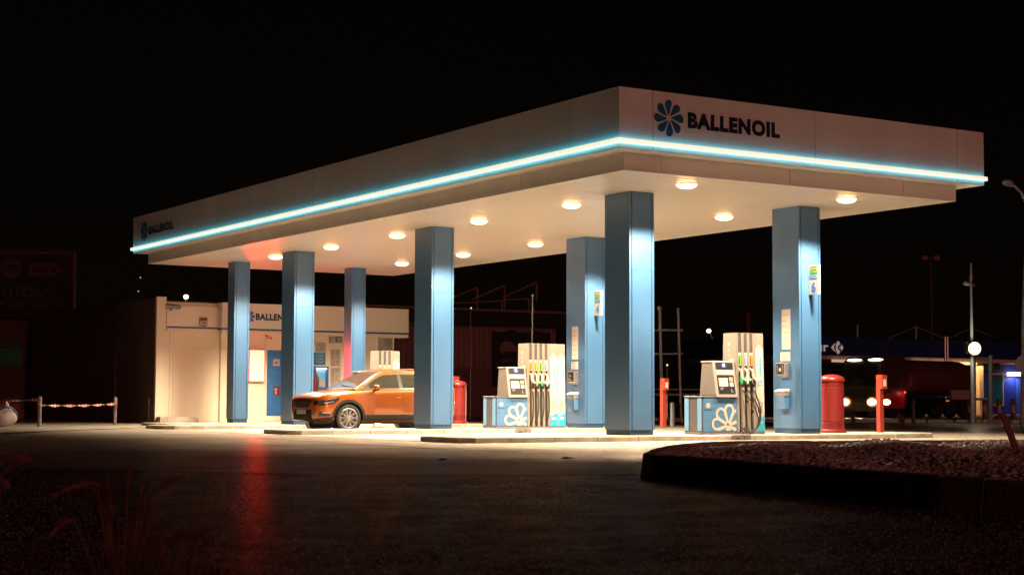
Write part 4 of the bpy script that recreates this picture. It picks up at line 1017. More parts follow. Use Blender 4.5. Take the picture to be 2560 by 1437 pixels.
# cabin contents seen through the side glass are dark; a headrest shape stands behind the glass
# ------------------------------------------------------------------ bollards, tape, bag
BP = [(98, 1067, 'first'), (287, 1061, 'middle'), (374, 1057, 'last')]
b0 = None; BL = []
blab = ['grey bollard at the left, holding two lengths of striped tape', 'grey bollard at the right end of the striped tape', 'grey bollard with no tape, by the kiosk corner']
for (px, py, _), lb in zip(BP, blab):
    p = G(px, py, .022); BL.append(p)
    if b0 is None:
        b0 = thing('bollard', lb, 'bollard'); mb = MB(); mb.lathe([(.055, 0), (.055, .80), (.05, .83), (.03, .85), (.005, .855)], 18); mb.build('post', M_galv if False else mat('bollard_grey', (.16, .15, .14), .5), b0, smooth=True)
        mb = MB()
        for z in (.62, .69, .76): mb.lathe([(.0565, z), (.0575, z+.003), (.0575, z+.030), (.0565, z+.033)], 18)
        mb.build('reflective_band', M_pwhite, b0, smooth=True); o = b0
    else: o = copy_tree(b0)
    if px == 374: p = DP(374, 1000, 53.5); p.z = .022
    o.location = p; tag(o, lb, 'bollard', 'bollards in front of the kiosk side wall')
M_tape = [mat('tape_white', (.72, .68, .64), .35), mat('tape_red', (.5, .02, .02), .35)]
def tape(a, b, sag, label, turns):
    mb = MB(); n = 96; a, b = Vector(a), Vector(b); d = (b-a).normalized(); nrm = d.cross(Z_).normalized()
    pr = None
    for i in range(n+1):
        u = i/n; c = a.lerp(b, u)-Z_*sag*4*u*(1-u)
        tw = turns*2*PI*u+.5; w = (Z_*math.cos(tw)+nrm*math.sin(tw))*.038
        cur = [c-w, c+w]
        if pr: mb.add([pr[0], cur[0], cur[1], pr[1]], [(0, 1, 2, 3)], (i//2) % 2)
        pr = cur
    for s in (-1, 1): mb.add([b+d*.0+nrm*.06, b+nrm*.06+Z_*.05, b+nrm*.07-Z_*.12+d*.05, b+nrm*.07-Z_*.14], [(0, 1, 2, 3)], 1) if s > 0 else None
    o = mb.build('barrier_tape', M_tape); tag(o, label, 'barrier tape', 'striped barrier tapes')
tape(BL[0]+Vector((.05, -.05, .60)), BL[1]+Vector((-.05, -.05, .63)), .03, 'twisted red and white striped tape strung between two bollards', 2.5)
tape(DP(-90, 1006, 49), BL[0]+Vector((-.03, -.05, .76)), .0, 'red and white striped tape running from the left bollard out past the white sack', 1.5)
p = G(8, 1066, .022)
bag = thing('white_sack', 'big bulging white sack with a blue strap at the left edge, under the striped tape', 'sack', p)
mb = MB(); r3 = random.Random(3); mb.ball((0, 0, .27), .36, 22, 0, (1.0, .85, .80))
mb.v = [(x+.03*math.sin(9*z+4*y), y+.03*math.sin(7*x+3*z), max(0.0, z*(1+.06*math.sin(11*x)))) for x, y, z in mb.v]
mb.tube([(.05, -.05, .52), (.09, -.06, .62), (.03, -.05, .66)], [.08, .05, .07], 8)
mb.build('sack_body', mat('woven_sack', (.48, .46, .44), .7, bump=.8, bscale=9), bag, smooth=True, angle=1.2)
mb = MB(); P = [(.30*math.cos(a)*1.0+.05, -.28-.05*math.sin(a), .25+.30*math.sin(a)) for a in [i*PI/10 for i in range(11)]]; P = [(x, y+.32*abs(x-.05)/.3*.5, z) for x, y, z in P]
mb.tube(P, .02, 6); mb.build('strap', M_lblue, bag)
# ------------------------------------------------------------------ planter with white stones
KT = 0.255
far = [G(*q, .226) for q in ((1616, 1131), (1640, 1120.5), (1672, 1113), (1710, 1107.5), (1770, 1103.5), (1850, 1101.5))]
out = [(a.x, a.y) for a in far] + [(.6, -6.25), (5.5, -7.6), (13, -10.9), (12, -24), (-9.4, -24), (-8.72, -18.0), (-8.45, -15.6)]
out[0] = (-7.18, -10.35); out.insert(0, (-7.35, -10.75))
kw = 0.16
pts2 = [Vector((a, b)) for a, b in out]
def offset_poly(P, d):
    n = len(P); Q = []
    for i in range(n):
        a, b, c_ = P[i-1], P[i], P[(i+1) % n]
        e1 = (b-a).normalized(); e2 = (c_-b).normalized(); n1 = Vector((e1.y, -e1.x)); n2 = Vector((e2.y, -e2.x))
        m = (n1+n2); m = m/(max(.3, m.length_squared/2)) ; Q.append(b+m*d)
    return Q
inn = offset_poly(pts2, kw)
def kt(x, y): return KT-.029*min(1, max(0, (y+10.5)/3.5))
pl_ = thing('stone_planter', 'raised bed edged with kerb stones and filled with white pebbles, in the right foreground', 'planter', (0, 0, 0))
mb = MB(); n = len(pts2)
for i in range(n):
    a0, a1, b0_, b1 = pts2[i], pts2[(i+1) % n], inn[i], inn[(i+1) % n]
    L_ = (a1-a0).length; k = max(1, round(L_/.52)); g_ = .004/max(L_, .01)
    for j in range(k):
        u0, u1 = j/k+g_, (j+1)/k-g_
        A0, A1, B0, B1 = a0.lerp(a1, u0), a0.lerp(a1, u1), b0_.lerp(b1, u0), b0_.lerp(b1, u1)
        o0, o1 = (A0-B0).normalized()*.03, (A1-B1).normalized()*.03; dz = rnd.uniform(-.004, .004)
        k0, k1 = kt(*A0)+dz, kt(*A1)+dz; mb.hexa([(*(A0+o0), -.02), (*(A1+o1), -.02), (*B1, -.02), (*B0, -.02), (*A0, k0), (*A1, k1), (*B1, k1), (*B0, k0)])
mb.build('kerb', M_kerbd, pl_, bevel=.012, seg=1)
def inside(x, y, P):
    c_ = False; n = len(P); j = n-1
    for i in range(n):
        if (P[i].y > y) != (P[j].y > y) and x < (P[j].x-P[i].x)*(y-P[i].y)/(P[j].y-P[i].y)+P[i].x: c_ = not c_
        j = i
    return c_
def bedz(x, y): return .165+.035*math.sin(x*1.3+1)*math.cos(y*1.1)+.03*math.sin(x*2.9-y*2.2)
flat('bed_soil', [(q.x, q.y) for q in inn], .13, mat('soil', (.10, .07, .05), .9, bump=.5, bscale=20))
def stones():
    rs = np.random.RandomState(5)
    bm = bmesh.new(); bmesh.ops.create_icosphere(bm, subdivisions=1, radius=1); bv = np.array([v.co[:] for v in bm.verts]); bf = np.array([[v.index for v in f.verts] for f in bm.faces]); bm.free()
    cs = []
    tries = 0
    while len(cs) < 26000 and tries < 400000:
        tries += 1
        x = rs.uniform(-8.8, 9.5); y = rs.uniform(-20, -5.2)
        dx, dy = x-CAM.x, y-CAM.y; dist = math.hypot(dx, dy)
        if not inside(x, y, inn): continue
        if (dx*fwd.x+dy*fwd.y)/dist < .90: continue
        if rs.rand() > min(1, (17/dist)**1.0): continue
        cs.append((x, y, bedz(x, y)+rs.uniform(-.012, .022), rs.uniform(.020, .042)))
    c = np.array(cs); n = len(c); k = len(bv)
    V = np.repeat(bv[None], n, 0)*(c[:, 3][:, None, None])
    V = V*(1+rs.uniform(-.22, .22, (n, k, 1))); V[:, :, 2] *= rs.uniform(.55, .9, (n, 1)); V[:, :, 0] *= rs.uniform(.8, 1.35, (n, 1))
    a = rs.uniform(0, 6.28, n); ca, sa = np.cos(a)[:, None], np.sin(a)[:, None]
    X = V[:, :, 0]*ca-V[:, :, 1]*sa; Y = V[:, :, 0]*sa+V[:, :, 1]*ca
    V = np.stack([X, Y, V[:, :, 2]], 2)+c[:, None, :3]
    Fc = (bf[None]+(np.arange(n)*k)[:, None, None]).reshape(-1, 3)
    me = bpy.data.meshes.new('white_pebbles'); me.vertices.add(n*k); me.vertices.foreach_set('co', V.reshape(-1))
    me.loops.add(len(Fc)*3); me.loops.foreach_set('vertex_index', Fc.reshape(-1).astype(np.int32))
    me.polygons.add(len(Fc)); me.polygons.foreach_set('loop_start', np.arange(0, len(Fc)*3, 3, dtype=np.int32)); me.polygons.foreach_set('loop_total', np.full(len(Fc), 3, dtype=np.int32))
    me.polygons.foreach_set('use_smooth', np.ones(len(Fc), dtype=bool))
    me.update(); me.validate()
    me.materials.append(mat('pebble', (.60, .55, .50), .7, var=.25, nscale=7))
    o = bpy.data.objects.new('white_pebbles', me); C.objects.link(o); tag(o, 'white rounded pebbles filling the kerbed bed', 'pebbles', kind='stuff')
stones()
p = G(2546, 1124, .17)
o = MB(); e = VY(2506, 1046, p.y+.15); dv = Vector((e.x-p.x, .15, e.z-.10)); s_ = Vector((.036, -.02, 0)); t_ = Vector((.02, .03, 0))
bs = Vector((0, 0, -.07)); o.hexa([bs-s_-t_, bs+s_-t_, bs+s_+t_, bs-s_+t_, dv-s_-t_, dv+s_-t_, dv+s_+t_, dv-s_+t_])
o = o.build('wooden_stake', mat('stake_wood', (.22, .09, .06), .7, bump=.4, bscale=30), loc=p, bevel=.006); tag(o, 'leaning reddish wooden stake standing in the white pebbles', 'stake')
o = MB(); o.add([(-.09, 0, .02), (-.02, -.05, .035), (.08, -.02, .03), (.12, .04, .02), (.02, .05, .045), (-.05, .04, .03)], [(0, 1, 4, 5), (1, 2, 4), (2, 3, 4)])
q = G(2230, 1152, .21); o = o.build('plastic_scrap', mat('scrap_film', (.35, .42, .46), .2), loc=(q.x, q.y, bedz(q.x, q.y)+.02)); tag(o, 'small crumpled scrap of clear plastic lying on the pebbles', 'litter')
# ------------------------------------------------------------------ fountain grass in the foreground
M_blade = mat('dry_blade', (.16, .08, .045), .7, var=.4, nscale=8)
M_plume = mat('plume', (.24, .13, .10), .8, var=.3, nscale=20)
def grass(base, label, plumes, nb, seed, spread):
    r4 = random.Random(seed)
    o = thing('fountain_grass', label, 'ornamental grass', base, 0, 'clumps of fountain grass')
    mb = MB()
    for i in range(nb):
        a = r4.uniform(0, 2*PI); ln = r4.uniform(.35, .62); lean = r4.uniform(.1, .9)*spread
        d = Vector((math.cos(a), math.sin(a), 0)); sd = Vector((-d.y, d.x, 0)); b_ = d*r4.uniform(0, .07); pr = None
        for j in range(7):
            u = j/6; c = b_+d*(lean*u*u)*ln+Z_*(ln*u*(1-.45*lean*u*u)); w = .0035*(1-u)+.0004
            cur = (c-sd*w, c+sd*w)
            if pr: mb.add([pr[0], pr[1], cur[1], cur[0]], [(0, 1, 2, 3)])
            pr = cur
    mb.build('blades', M_blade, o)
    for (dx, dz, tx, tz) in plumes:
        # each flower spike: stalk from the clump heart, then a fuzzy tapered head; offsets along the picture plane and a little in depth
        dp = r4.uniform(-.12, .12)
        A = Vector((0, 0, .05)); Bq = RT*dx+fwd*dp+Z_*dz; Cq = RT*tx+fwd*(dp*1.2)+Z_*tz
        mid = (A+Bq)*.5+Z_*.05
        st = MB(); st.tube([A, mid, Bq, Cq], [.0025, .002, .0015, .0008], 5)
        hd = st; ax = (Cq-Bq); Lh = ax.length; ax_n = ax.normalized(); s1 = ax_n.orthogonal().normalized(); s2 = ax_n.cross(s1)
        bend = Vector((0, 0, -.03))
        for i in range(240):
            u = r4.random(); a = r4.uniform(0, 2*PI); w = .024*max(0, math.sin(min(1, u*1.15+.12)*PI))**.6
            c = Bq+ax*u+bend*(u*u); out_ = s1*math.cos(a)+s2*math.sin(a)
            tip = c+out_*w*r4.uniform(.6, 1.2)+ax_n*.018; sd = ax_n.cross(out_)*.0011
            hd.add([c-sd, c+sd, tip], [(0, 1, 2)])
        st.build('flower_spike', M_plume, o)
def base_at(px, dep): q = DP(px, 1000, dep); return (q.x, q.y, 0.0)
def spk(dep, bx, lst):
    r = []
    for (x0, y0, x1, y1) in lst:
        k = dep/F; r.append(((x0-bx)*k, CAM.z-(y0-1002.8)*k, (x1-bx)*k, CAM.z-(y1-1002.8)*k))
    return r
grass(base_at(310, 4.6), 'dark clump of fountain grass with upright reddish spikes, lower left foreground', spk(4.6, 310, [(312, 1235, 318, 1160), (285, 1265, 282, 1190), (262, 1230, 266, 1195), (250, 1280, 208, 1205), (232, 1290, 206, 1230), (345, 1235, 352, 1190), (380, 1240, 436, 1182), (295, 1300, 300, 1250), (345, 1310, 350, 1245), (230, 1215, 120, 1225), (205, 1290, 160, 1300), (362, 1340, 378, 1290)]), 150, 1, 1.0)
grass(base_at(440, 4.3), 'low clump of fountain grass with arching reddish spikes near the bottom edge', spk(4.3, 440, [(410, 1375, 455, 1320), (455, 1350, 530, 1320), (440, 1390, 520, 1362), (400, 1400, 405, 1360), (420, 1420, 470, 1400)]), 90, 2, 1.1)
grass(base_at(-20, 4.4), 'clump of fountain grass cut off by the left edge of the picture', spk(4.4, -20, [(15, 1155, 90, 1112), (-5, 1190, 60, 1135), (15, 1215, 48, 1188), (-20, 1160, 10, 1120)]), 90, 3, 1.0)
# ------------------------------------------------------------------ dark surroundings behind the kiosk
YWH = 48.0
wh = thing('warehouse', 'dark pinkish corrugated warehouse behind the pumps, with steel frames on its roof', 'building')
xa, xb = VY(900, 900, YWH).x, VY(1388, 900, YWH).x
zr = VY(1270, 815, YWH).z; zt_ = VY(1270, 777, YWH).z
M_corr = mat('corrugated_sheet', (.17, .10, .09), .6, var=.15, nscale=.8)
mb = MB(); x = xa
pr = []
while x < xb: pr += [(x, YWH), (x+.12, YWH), (x+.15, YWH-.045), (x+.27, YWH-.045)]; x += .30
pr += [(xb, YWH), (xb, YWH+8), (xa, YWH+8)]
mb.prism(pr, lambda a, b, t_: (a, b, t_), -.02, zr); mb.build('wall', M_corr, wh)
mb = MB(); mb.box(xa-1, YWH-.9, zr+.002, xb+.05, YWH+8.2, zt_-.12, 0); mb.box(xa-1, YWH-1.0, zt_-.118, xb+.12, YWH+8.3, zt_, 1); mb.build('roof', [M_black, mat('roof_edge', (.14, .09, .08), .6)], wh)
mb = MB(); mb.box(xa, YWH-.06, -.02, xb-.2, YWH-.046, VY(1200, 920, YWH).z); mb.build('lower_wall', mat('lower_wall_sheet', (.12, .065, .06), .6), wh)
mb = MB(); yf = YWH+.5
def P3(px, py): q = VY(px, py, yf); return (q.x, q.y, q.z)
r_ = .05
for a, b in (((1193, 774), (1193, 719)), ((1261, 777), (1261, 713)), ((1341, 752), (1341, 706)), ((1136, 742), (1193, 719)), ((1180, 749), (1261, 713)), ((1258, 743), (1341, 706)), ((1130, 758), (1256, 752)), ((1256, 749), (1341, 747)), ((1322, 780), (1322, 748)), ((1255, 780), (1255, 750)), ((1110, 775), (1110, 725)), ((1050, 742), (1110, 725))):
    mb.tube([P3(*a), P3(*b)], r_, 6)
mb.build('roof_frame', M_corr, wh)
p, q = VY(1233, 830, YWH-.12), VY(1374, 966, YWH-.12)
bd = thing('dark_signboard', 'dark framed signboard with a car pictogram on the warehouse wall, partly behind a pump', 'sign', (p.x, YWH-.12, q.z))
w_, h_ = q.x-p.x, p.z-q.z
mb = MB(); mb.box(0, 0, 0, w_, .05, h_, 0); mb.build('board', mat('board_black', (.012, .015, .015), .4), bd)
mb = MB(); f_ = .06
for a in ((-.02, -.02, 0-.03, w_+.02, .05, f_), (-.02, -.02, h_-f_, w_+.02, .05, h_+.03), (-.02, -.02, f_+.001, f_, .05, h_-f_-.001), (w_-f_, -.02, f_+.001, w_+.02, .05, h_-f_-.001)): mb.box(*a)
for px in (1276, 1338): c_ = VY(px, 826, YWH-.3); mb.box(c_.x-p.x-.15, -.35, h_+.04, c_.x-p.x+.35, -.10, h_+.10)
mb.build('frame', M_black, bd)
mb = MB(); u = lambda px, py: (VY(px, py, YWH-.13).x-p.x, VY(px, py, YWH-.13).z-q.z)
prof = [(1250, 878), (1249, 868), (1253, 857), (1262, 853), (1275, 854), (1284, 860), (1293, 867), (1304, 869), (1309, 874), (1309, 879)]
mb.prism([u(*a) for a in prof], lambda a, b, t_: (a, t_, b), -.02, -.001)
for px in (1257, 1301):
    c_ = u(px, 880); mb.add([(c_[0]+.085*math.cos(k*PI/8), -.024, c_[1]+.085*math.sin(k*PI/8)) for k in range(16)], [tuple(range(16))], 1)
    mb.add([(c_[0]+.068*math.cos(k*PI/8), -.027, c_[1]+.068*math.sin(k*PI/8)) for k in range(16)], [tuple(range(16))], 0)
mb.build('car_pictogram', [M_corr, M_black], bd)
mb = MB(); a = u(1255, 905); b = u(1291, 896); text(mb, 'Nos mo', (a[0], -.003, a[1]), X_, Z_, b[0]-a[0], b[1]-a[1], bold=.0); mb.build('lettering', M_corr, bd)
# thin aerial behind the second pump
q0 = G(1328, 1064, .0); dA = 55
a, b = DP(1329, 1000, dA), DP(1331.5, 738, dA)
mb = MB(); mb.tube([(0, 0, 0), (b.x-a.x, b.y-a.y, b.z)], [.035, .022], 8); mb.ball((b.x-a.x, b.y-a.y, b.z), .045, 8)
o = mb.build('thin_mast', M_galv, loc=(a.x, a.y, 0)); tag(o, 'thin bluish metal mast rising behind the pump with four hoses', 'mast')
# pole rack right of the nearest column
dR = 60
rk = thing('pole_rack', 'two tall thin poles joined by two crossbars, right of the nearest blue column', 'pole frame', tuple(DP(1690, 1002, dR))[:2]+(0,))
bs = rk.location.copy(); dd = lambda px, py: DP(px, py, dR)-bs
mb = MB(); mb.tube([dd(1657, 1056), dd(1649, 770)], .055, 8); mb.ball(dd(1649, 771), .10, 8); mb.build('pole', M_galv, rk)
mb = MB(); mb.tube([dd(1703, 1056), dd(1695, 770)], .045, 8); mb.build('pole', M_galv, rk)
for yv in (825, 884): mb = MB(); mb.tube([dd(1625, yv), dd(1707, yv)], .04, 8); mb.build('crossbar', M_galv, rk)
# railing far behind
rl = thing('guard_rail', 'pale metal guard rail along the far kerb behind the pole frame', 'railing', tuple(DP(1700, 1002, 70))[:2]+(0,))
bs2 = rl.location.copy(); d2 = lambda px, py: DP(px, py, 70)-bs2
mb = MB(); mb.tube([d2(1560, 985), d2(1860, 987)], .05, 6); mb.tube([d2(1560, 972), d2(1860, 974)], .03, 6); mb.build('rail', M_galv, rl)
mb = MB()
for px in range(1570, 1870, 48): mb = MB(); mb.tube([d2(px, 1049), d2(px, 984)], .045, 6); mb.build('rail_post', M_galv, rl)
def lampgear(px, py, dep, r, col, st, label, poleto=None, arm=None, cat='street lamp', name='street_lamp', grp='lit street lamps in the distance', energy=0):
    a = DP(px, py, dep); o = thing(name, label, cat, (a.x, a.y, 0), 0, grp)
    h = a.z
    ax = RT*((arm[0]-px)*dep/F) if arm else Vector((0, 0, 0)); az = (h-(arm[1]-py)*dep/F) if arm else h
    mb = MB(); mb.tube([ax*1.05, (ax.x, ax.y, az-.3), (ax.x*.8, ax.y*.8, az+.1), (0, 0, h+.08)] if arm else [(0, .05, 0), (0, .05, h)], .06 if r > .08 else .02, 8); mb.build('pole', M_galv if r > .08 else M_black, o)
    mb = MB(); mb.ball((0, 0, h), r, 12, 0, (1, 1, .85)); mb.build('bulb', emit('bulb_%s' % st, col, st), o)
    mb = MB(); mb.lathe([(r*1.5, h+r*.8), (r*1.2, h+r*1.3), (.02, h+r*1.5)], 12); mb.build('hood', M_dgrey, o)
    if energy:
        ld = bpy.data.lights.new('lamp_light', 'POINT'); ld.energy = energy; ld.color = col[:3] if max(col) <= 1 else [c/max(col) for c in col]; ld.shadow_soft_size = r*1.2
        lo = bpy.data.objects.new('lamp_light', ld); C.objects.link(lo); lo.location = (a.x-fwd.x*r*2, a.y-fwd.y*r*2, a.z-r)
    return o
lampgear(465, 742, 105, .16, (1, .72, .34), 6, 'lit orange street lamp showing above the roof of the kiosk')
lampgear(1772, 827, 120, .17, (1, .80, .45), 5, 'lit street lamp on a curved arm between the pole frame and the near pump', arm=(1783, 850))
lampgear(1668, 912, 160, .09, (1, .62, .25), 2, 'tiny far orange lamp low behind the pole frame')
lampgear(1178, 770, 68, .03, (1, .62, .3), 2, 'tiny amber lamp on the warehouse roof edge')
for px, py in ((351, 694), (346, 728)): lampgear(px, py, 140, .05, (.8, .75, .5), 1, 'tiny pale light far away above the kiosk side wall, %s of two' % ('upper' if py < 700 else 'lower'))
# chimney
a = DP(1868, 1000, 150); o = MB(); o.box(-.22, -.22, 0, .22, .22, DP(1868, 778, 150).z); o = o.build('brick_chimney', mat('chimney_brick', (.10, .03, .02), .8), loc=(a.x, a.y, 0)); tag(o, 'faint dark red brick chimney above the near pump', 'chimney')
# billboard at the left
bdep = 72; a = DP(60, 700, bdep)
bb = thing('billboard', 'dark roadside billboard with an arrow, at the left edge behind the kiosk', 'billboard', (a.x, a.y, 0), -YAW)
k = bdep/F*1.0; ang = YAW
def bu(px, py): return ((px-60)*k, CAM.z+(1002.8-py)*k)
x0, z1 = bu(-160, 640); x1, z0 = bu(180, 790)
mb = MB(); mb.box(x0, 0, z0, x1, .12, z1); mb.build('board', mat('board_dark', (.006, .006, .006), .5), bb)
mb = MB(); mb.box(x0-.2, -.04, z1+.001, x1+.1, .16, z1+.12); mb.box(x1+.001, -.04, 0, x1+.13, .16, z1); mb.box(x0-.2, -.04, 0, x0-.001, .16, z1); mb.build('frame', mat('frame_rust', (.07, .025, .015), .6), bb)
M_bw = mat('dimmed_white', (.05, .032, .022), .7)  # white lettering, its colour darkened to stand in for the dim night light
mb = MB(); a, b = bu(8, 747), bu(148, 722); text(mb, 'LITORAL', (a[0], -.006, a[1]), X_, Z_, b[0]-a[0], b[1]-a[1], bold=.03)
a, b = bu(0, 773), bu(160, 757); text(mb, 'P 100 PLAZAS', (a[0], -.006, a[1]), X_, Z_, b[0]-a[0], b[1]-a[1], bold=.02)
mb.build('lettering', M_bw, bb)
mb = MB(); mb.add([(*[bu(*q)[0]], -.006, bu(*q)[1]) for q in ((72, 662), (128, 662), (128, 656), (160, 679), (128, 700), (128, 696), (72, 696))], [tuple(range(7))], 0)
a, b = bu(82, 687), bu(140, 671); text(mb, '300 M', (a[0], -.010, a[1]), X_, Z_, b[0]-a[0], b[1]-a[1], mi=1, bold=.02); mb.build('arrow', [M_bw, M_black], bb)
mb = MB(); c_ = bu(28, 674); mb.add([(c_[0]+27*k*math.cos(i*PI/14), -.006, c_[1]+27*k*math.sin(i*PI/14)) for i in range(28)], [tuple(range(28))], 0)
text(mb, 'LIDL', (c_[0]-20*k, -.010, c_[1]-6*k), X_, Z_, 40*k, 12*k, mi=1, bold=.03); mb.build('round_emblem', [M_bw, M_black], bb)
# shack at the far left
sdep = 66; a = DP(60, 1000, sdep)
sh = thing('dark_shack', 'dark low shack with green panels at the far left, behind the striped tape', 'building', (a.x, a.y, 0), -YAW); k = sdep/F
def su(px, py): return ((px-60)*k, CAM.z+(1002.8-py)*k)
def sbox(mb_, px0, py0, px1, py1, y0, y1, mi=0): a_, b_ = su(px0, py0), su(px1, py1); mb_.box(a_[0], y0, max(-.02, b_[1]), b_[0], y1, a_[1], mi)
M_shk = mat('shack_board', (.045, .024, .018), .7, stretch=(8, 8, .5), var=.3)
mb = MB(); sbox(mb, -200, 800, 135, 1060, 0, 4); mb.build('wall', M_shk, sh)
mb = MB(); sbox(mb, -210, 790, 145, 799.5, -.5, 4.4); mb.build('roof', M_black, sh)
mb = MB(); sbox(mb, -60, 857, 54, 872, -.06, -.002, 0); sbox(mb, -60, 876, 54, 918, -.06, -.002, 1); mb.build('green_panel', [mat('dark_green', (.01, .09, .05), .5), mat('leaf_green', (.02, .16, .06), .5)], sh)
mb = MB(); sbox(mb, 64, 888, 114, 1050, -.05, -.002); mb.build('doorway', M_black, sh)
o = thing('planter_crate', 'stacked brown crates with dry plants at the far left edge', 'crate', tuple(DP(20, 1000, 60))[:2]+(0,), -YAW); k2 = 60/F
mb = MB(); mb.box(-1.2, 0, .02, .42, .6, .45); mb.box(-1.2, .05, .452, .40, .55, .62); mb.build('crate_boards', mat('crate_wood', (.32, .12, .04), .7, stretch=(1, 1, 12), var=.3), o)
mb = MB(); r5 = random.Random(4)
for i in range(160):
    x, y = r5.uniform(-1.1, .38), r5.uniform(.08, .5); h = r5.uniform(.1, .32); dx = r5.uniform(-.08, .08); mb.add([(x-.012, y, .62), (x+.012, y, .62), (x+dx, y, .62+h)], [(0, 1, 2)])
mb.build('dry_plants', mat('dry_leaf', (.24, .09, .03), .8), o)
# ------------------------------------------------------------------ right-hand background
# service station of the hypermarket
dS = 108; YS = DP(2300, 950, dS).y
st = thing('blue_service_station', 'far blue service station with a long flat canopy, behind the tanker lorry', 'building')
zA, zB = VY(2300, 848, YS).z, VY(2300, 893, YS).z
xA, xB = VY(1990, 870, YS).x, VY(2760, 870, YS).x
M_sblue = mat('station_blue', (.008, .034, .14), .45, var=.06)
mb = MB(); mb.box(xA, YS, zB, xB, YS+12, zA); mb.build('canopy_band', M_sblue, st)
mb = MB(); mb.box(xA+.3, YS+.2, zB-.25, xB-.3, YS+11.8, zB-.002); mb.build('canopy_ceiling', mat('far_ceiling', (.6, .5, .38), .5), st)
a, b = VY(2078, 884, YS-.05), VY(2109, 853, YS-.05)
M_pale = mat('far_white', (.62, .50, .42), .6)
M_sign = emit('sign_letter_glow', (.26, .20, .165), 1.0)  # faint glow given to letters and emblem in place of ambient light
mb = MB(); cx, cz = (a.x+b.x)/2, (a.z+b.z)/2; hw, hh = (b.x-a.x)/2, (b.z-a.z)/2
em = lambda pts: mb.add([(cx+x*hw, YS-.05, cz+z*hh) for x, z in pts], [tuple(range(len(pts)))])
em([(-1, 0), (-.45, .62), (-.30, .62), (-.52, .25), (-.55, 0), (-.52, -.25), (-.30, -.62), (-.45, -.62)])
em([(-.25, 0), (-.22, .5), (-.05, .95), (.15, 1.0), (.35, .9), (.40, .62), (.30, .38), (.15, .30), (.05, .15), (.05, -.15), (.15, -.30), (.30, -.38), (.40, -.62), (.35, -.9), (.15, -1.0), (-.05, -.95), (-.22, -.5)])
em([(.50, .68), (1, 0), (.50, -.68), (.62, -.35), (.55, -.16), (.35, -.13), (.35, .13), (.55, .16), (.62, .35)])
mb.build('emblem', M_sign, st)
mb = MB(); a = VY(2022, 877, YS-.05); b = VY(2071, 862, YS-.05); text(mb, 'our', (a.x, YS-.05, a.z), X_, Z_, b.x-a.x, b.z-a.z, bold=.02); mb.build('lettering', M_sign, st)
M_warm = emit('far_strip', (1.0, .62, .28), 1.6); M_warm2 = emit('far_strip_dim', (.55, .42, .28), .8)
mb = MB()
for px0, px1, m in ((2283, 2312, 0), (2316, 2324, 0), (2330, 2376, 0), (2382, 2440, 0), (2080, 2145, 1)):
    c0, c1 = VY(px0, 897, YS+.1), VY(px1, 897, YS+.1); mb.box(c0.x, YS+.02, zB-.42, c1.x, YS+.15, zB-.253, m)
mb.build('canopy_light', [M_warm, M_warm2], st)
mb = MB(); c0, c1 = VY(2448, 900, YS+1), VY(2458, 900, YS+1); mb.box(c0.x, YS+1, -.02, c1.x, YS+1.5, zB-.26); mb.build('pillar', mat('pillar_cream', (.7, .55, .35), .6), st)
ld = bpy.data.lights.new('canopy_glow', 'AREA'); ld.energy = 260; ld.color = (1, .62, .28); ld.size = 6; ld.size_y = 2; ld.shape = 'RECTANGLE'
lo = bpy.data.objects.new('canopy_glow', ld); C.objects.link(lo); lo.location = (c0.x-2.5, YS+.9, zB-.45)
mb = MB(); YK = YS+2.2
c0, c1 = VY(2466, 900, YK), VY(2700, 900, YK); mb.box(c0.x, YK, -.02, c1.x, YS+9, zB-.26); mb.build('shop_wall', mat('shop_blue', (.02, .04, .30), .5), st)
mb = MB(); p, q = VY(2474, 932, YK), VY(2507, 1014, YK); mb.box(p.x, YK-.12, q.z, q.x, YK-.002, p.z, 0); mb.box(p.x+.12, YK-.16, q.z+.12, q.x-.15, YK-.121, p.z-.12, 1); mb.build('window', [M_pale, mat('far_glass', (.02, .16, .22), .2)], st)
mb = MB(); p, q = VY(2540, 946, YK), VY(2556, 1034, YK); mb.box(p.x, YK-.08, q.z, q.x, YK-.002, p.z); mb.build('door', mat('far_door', (.06, .12, .45), .5), st)
mb = MB(); p, q = VY(2522, 930, YK-.3), VY(2556, 940, YK-.3); mb.box(p.x, YK-.4, q.z, q.x, YK-.1, p.z); mb.build('door_lamp', emit('door_lamp_glow', (1, .90, .68), 3), st, bevel=.05)
ld = bpy.data.lights.new('door_lamp', 'AREA'); ld.energy = 28; ld.color = (.75, .82, 1); ld.size = .7
lo = bpy.data.objects.new('door_lamp', ld); C.objects.link(lo); lo.location = ((p.x+q.x)/2, YK-.45, q.z-.08)
mb = MB(); p, q = VY(2478, 905, YK-1), VY(2503, 925, YK-1); mb.box(p.x, YK-.9, q.z, q.x, YK-.01, p.z); mb.build('air_unit', M_dgrey, st)
# roof masts with stay cables
mb = MB(); ym = YS+3
def pm(px, py): q = VY(px, py, ym); return (q.x, q.y, q.z)
for px, t in ((2143, 811), (2290, 815)): mb = MB(); mb.tube([pm(px, 850), pm(px, t)], .08, 6); mb.build('roof_mast', M_galv, st)
mb = MB()
for a, b in (((2292, 817), (2360, 845)), ((2375, 845), (2420, 823)), ((2437, 823), (2482, 842)), ((2288, 817), (2215, 848))): mb.tube([pm(*a), pm(*b)], .025, 5)
mb.build('stay_cable', M_galv, st)
for px in (2364.5, 2370.5):
    a = DP(px, 1000, 104); b = DP(px, 841, 104); mb = MB(); mb.tube([(0, 0, 0), (0, 0, b.z)], .06, 8); o = mb.build('twin_pole', M_steel, loc=(a.x, a.y, 0)); tag(o, 'slim bright steel pole in front of the far blue station, %s of a pair' % ('left' if px < 2367 else 'right'), 'pole', 'pair of slim steel poles')
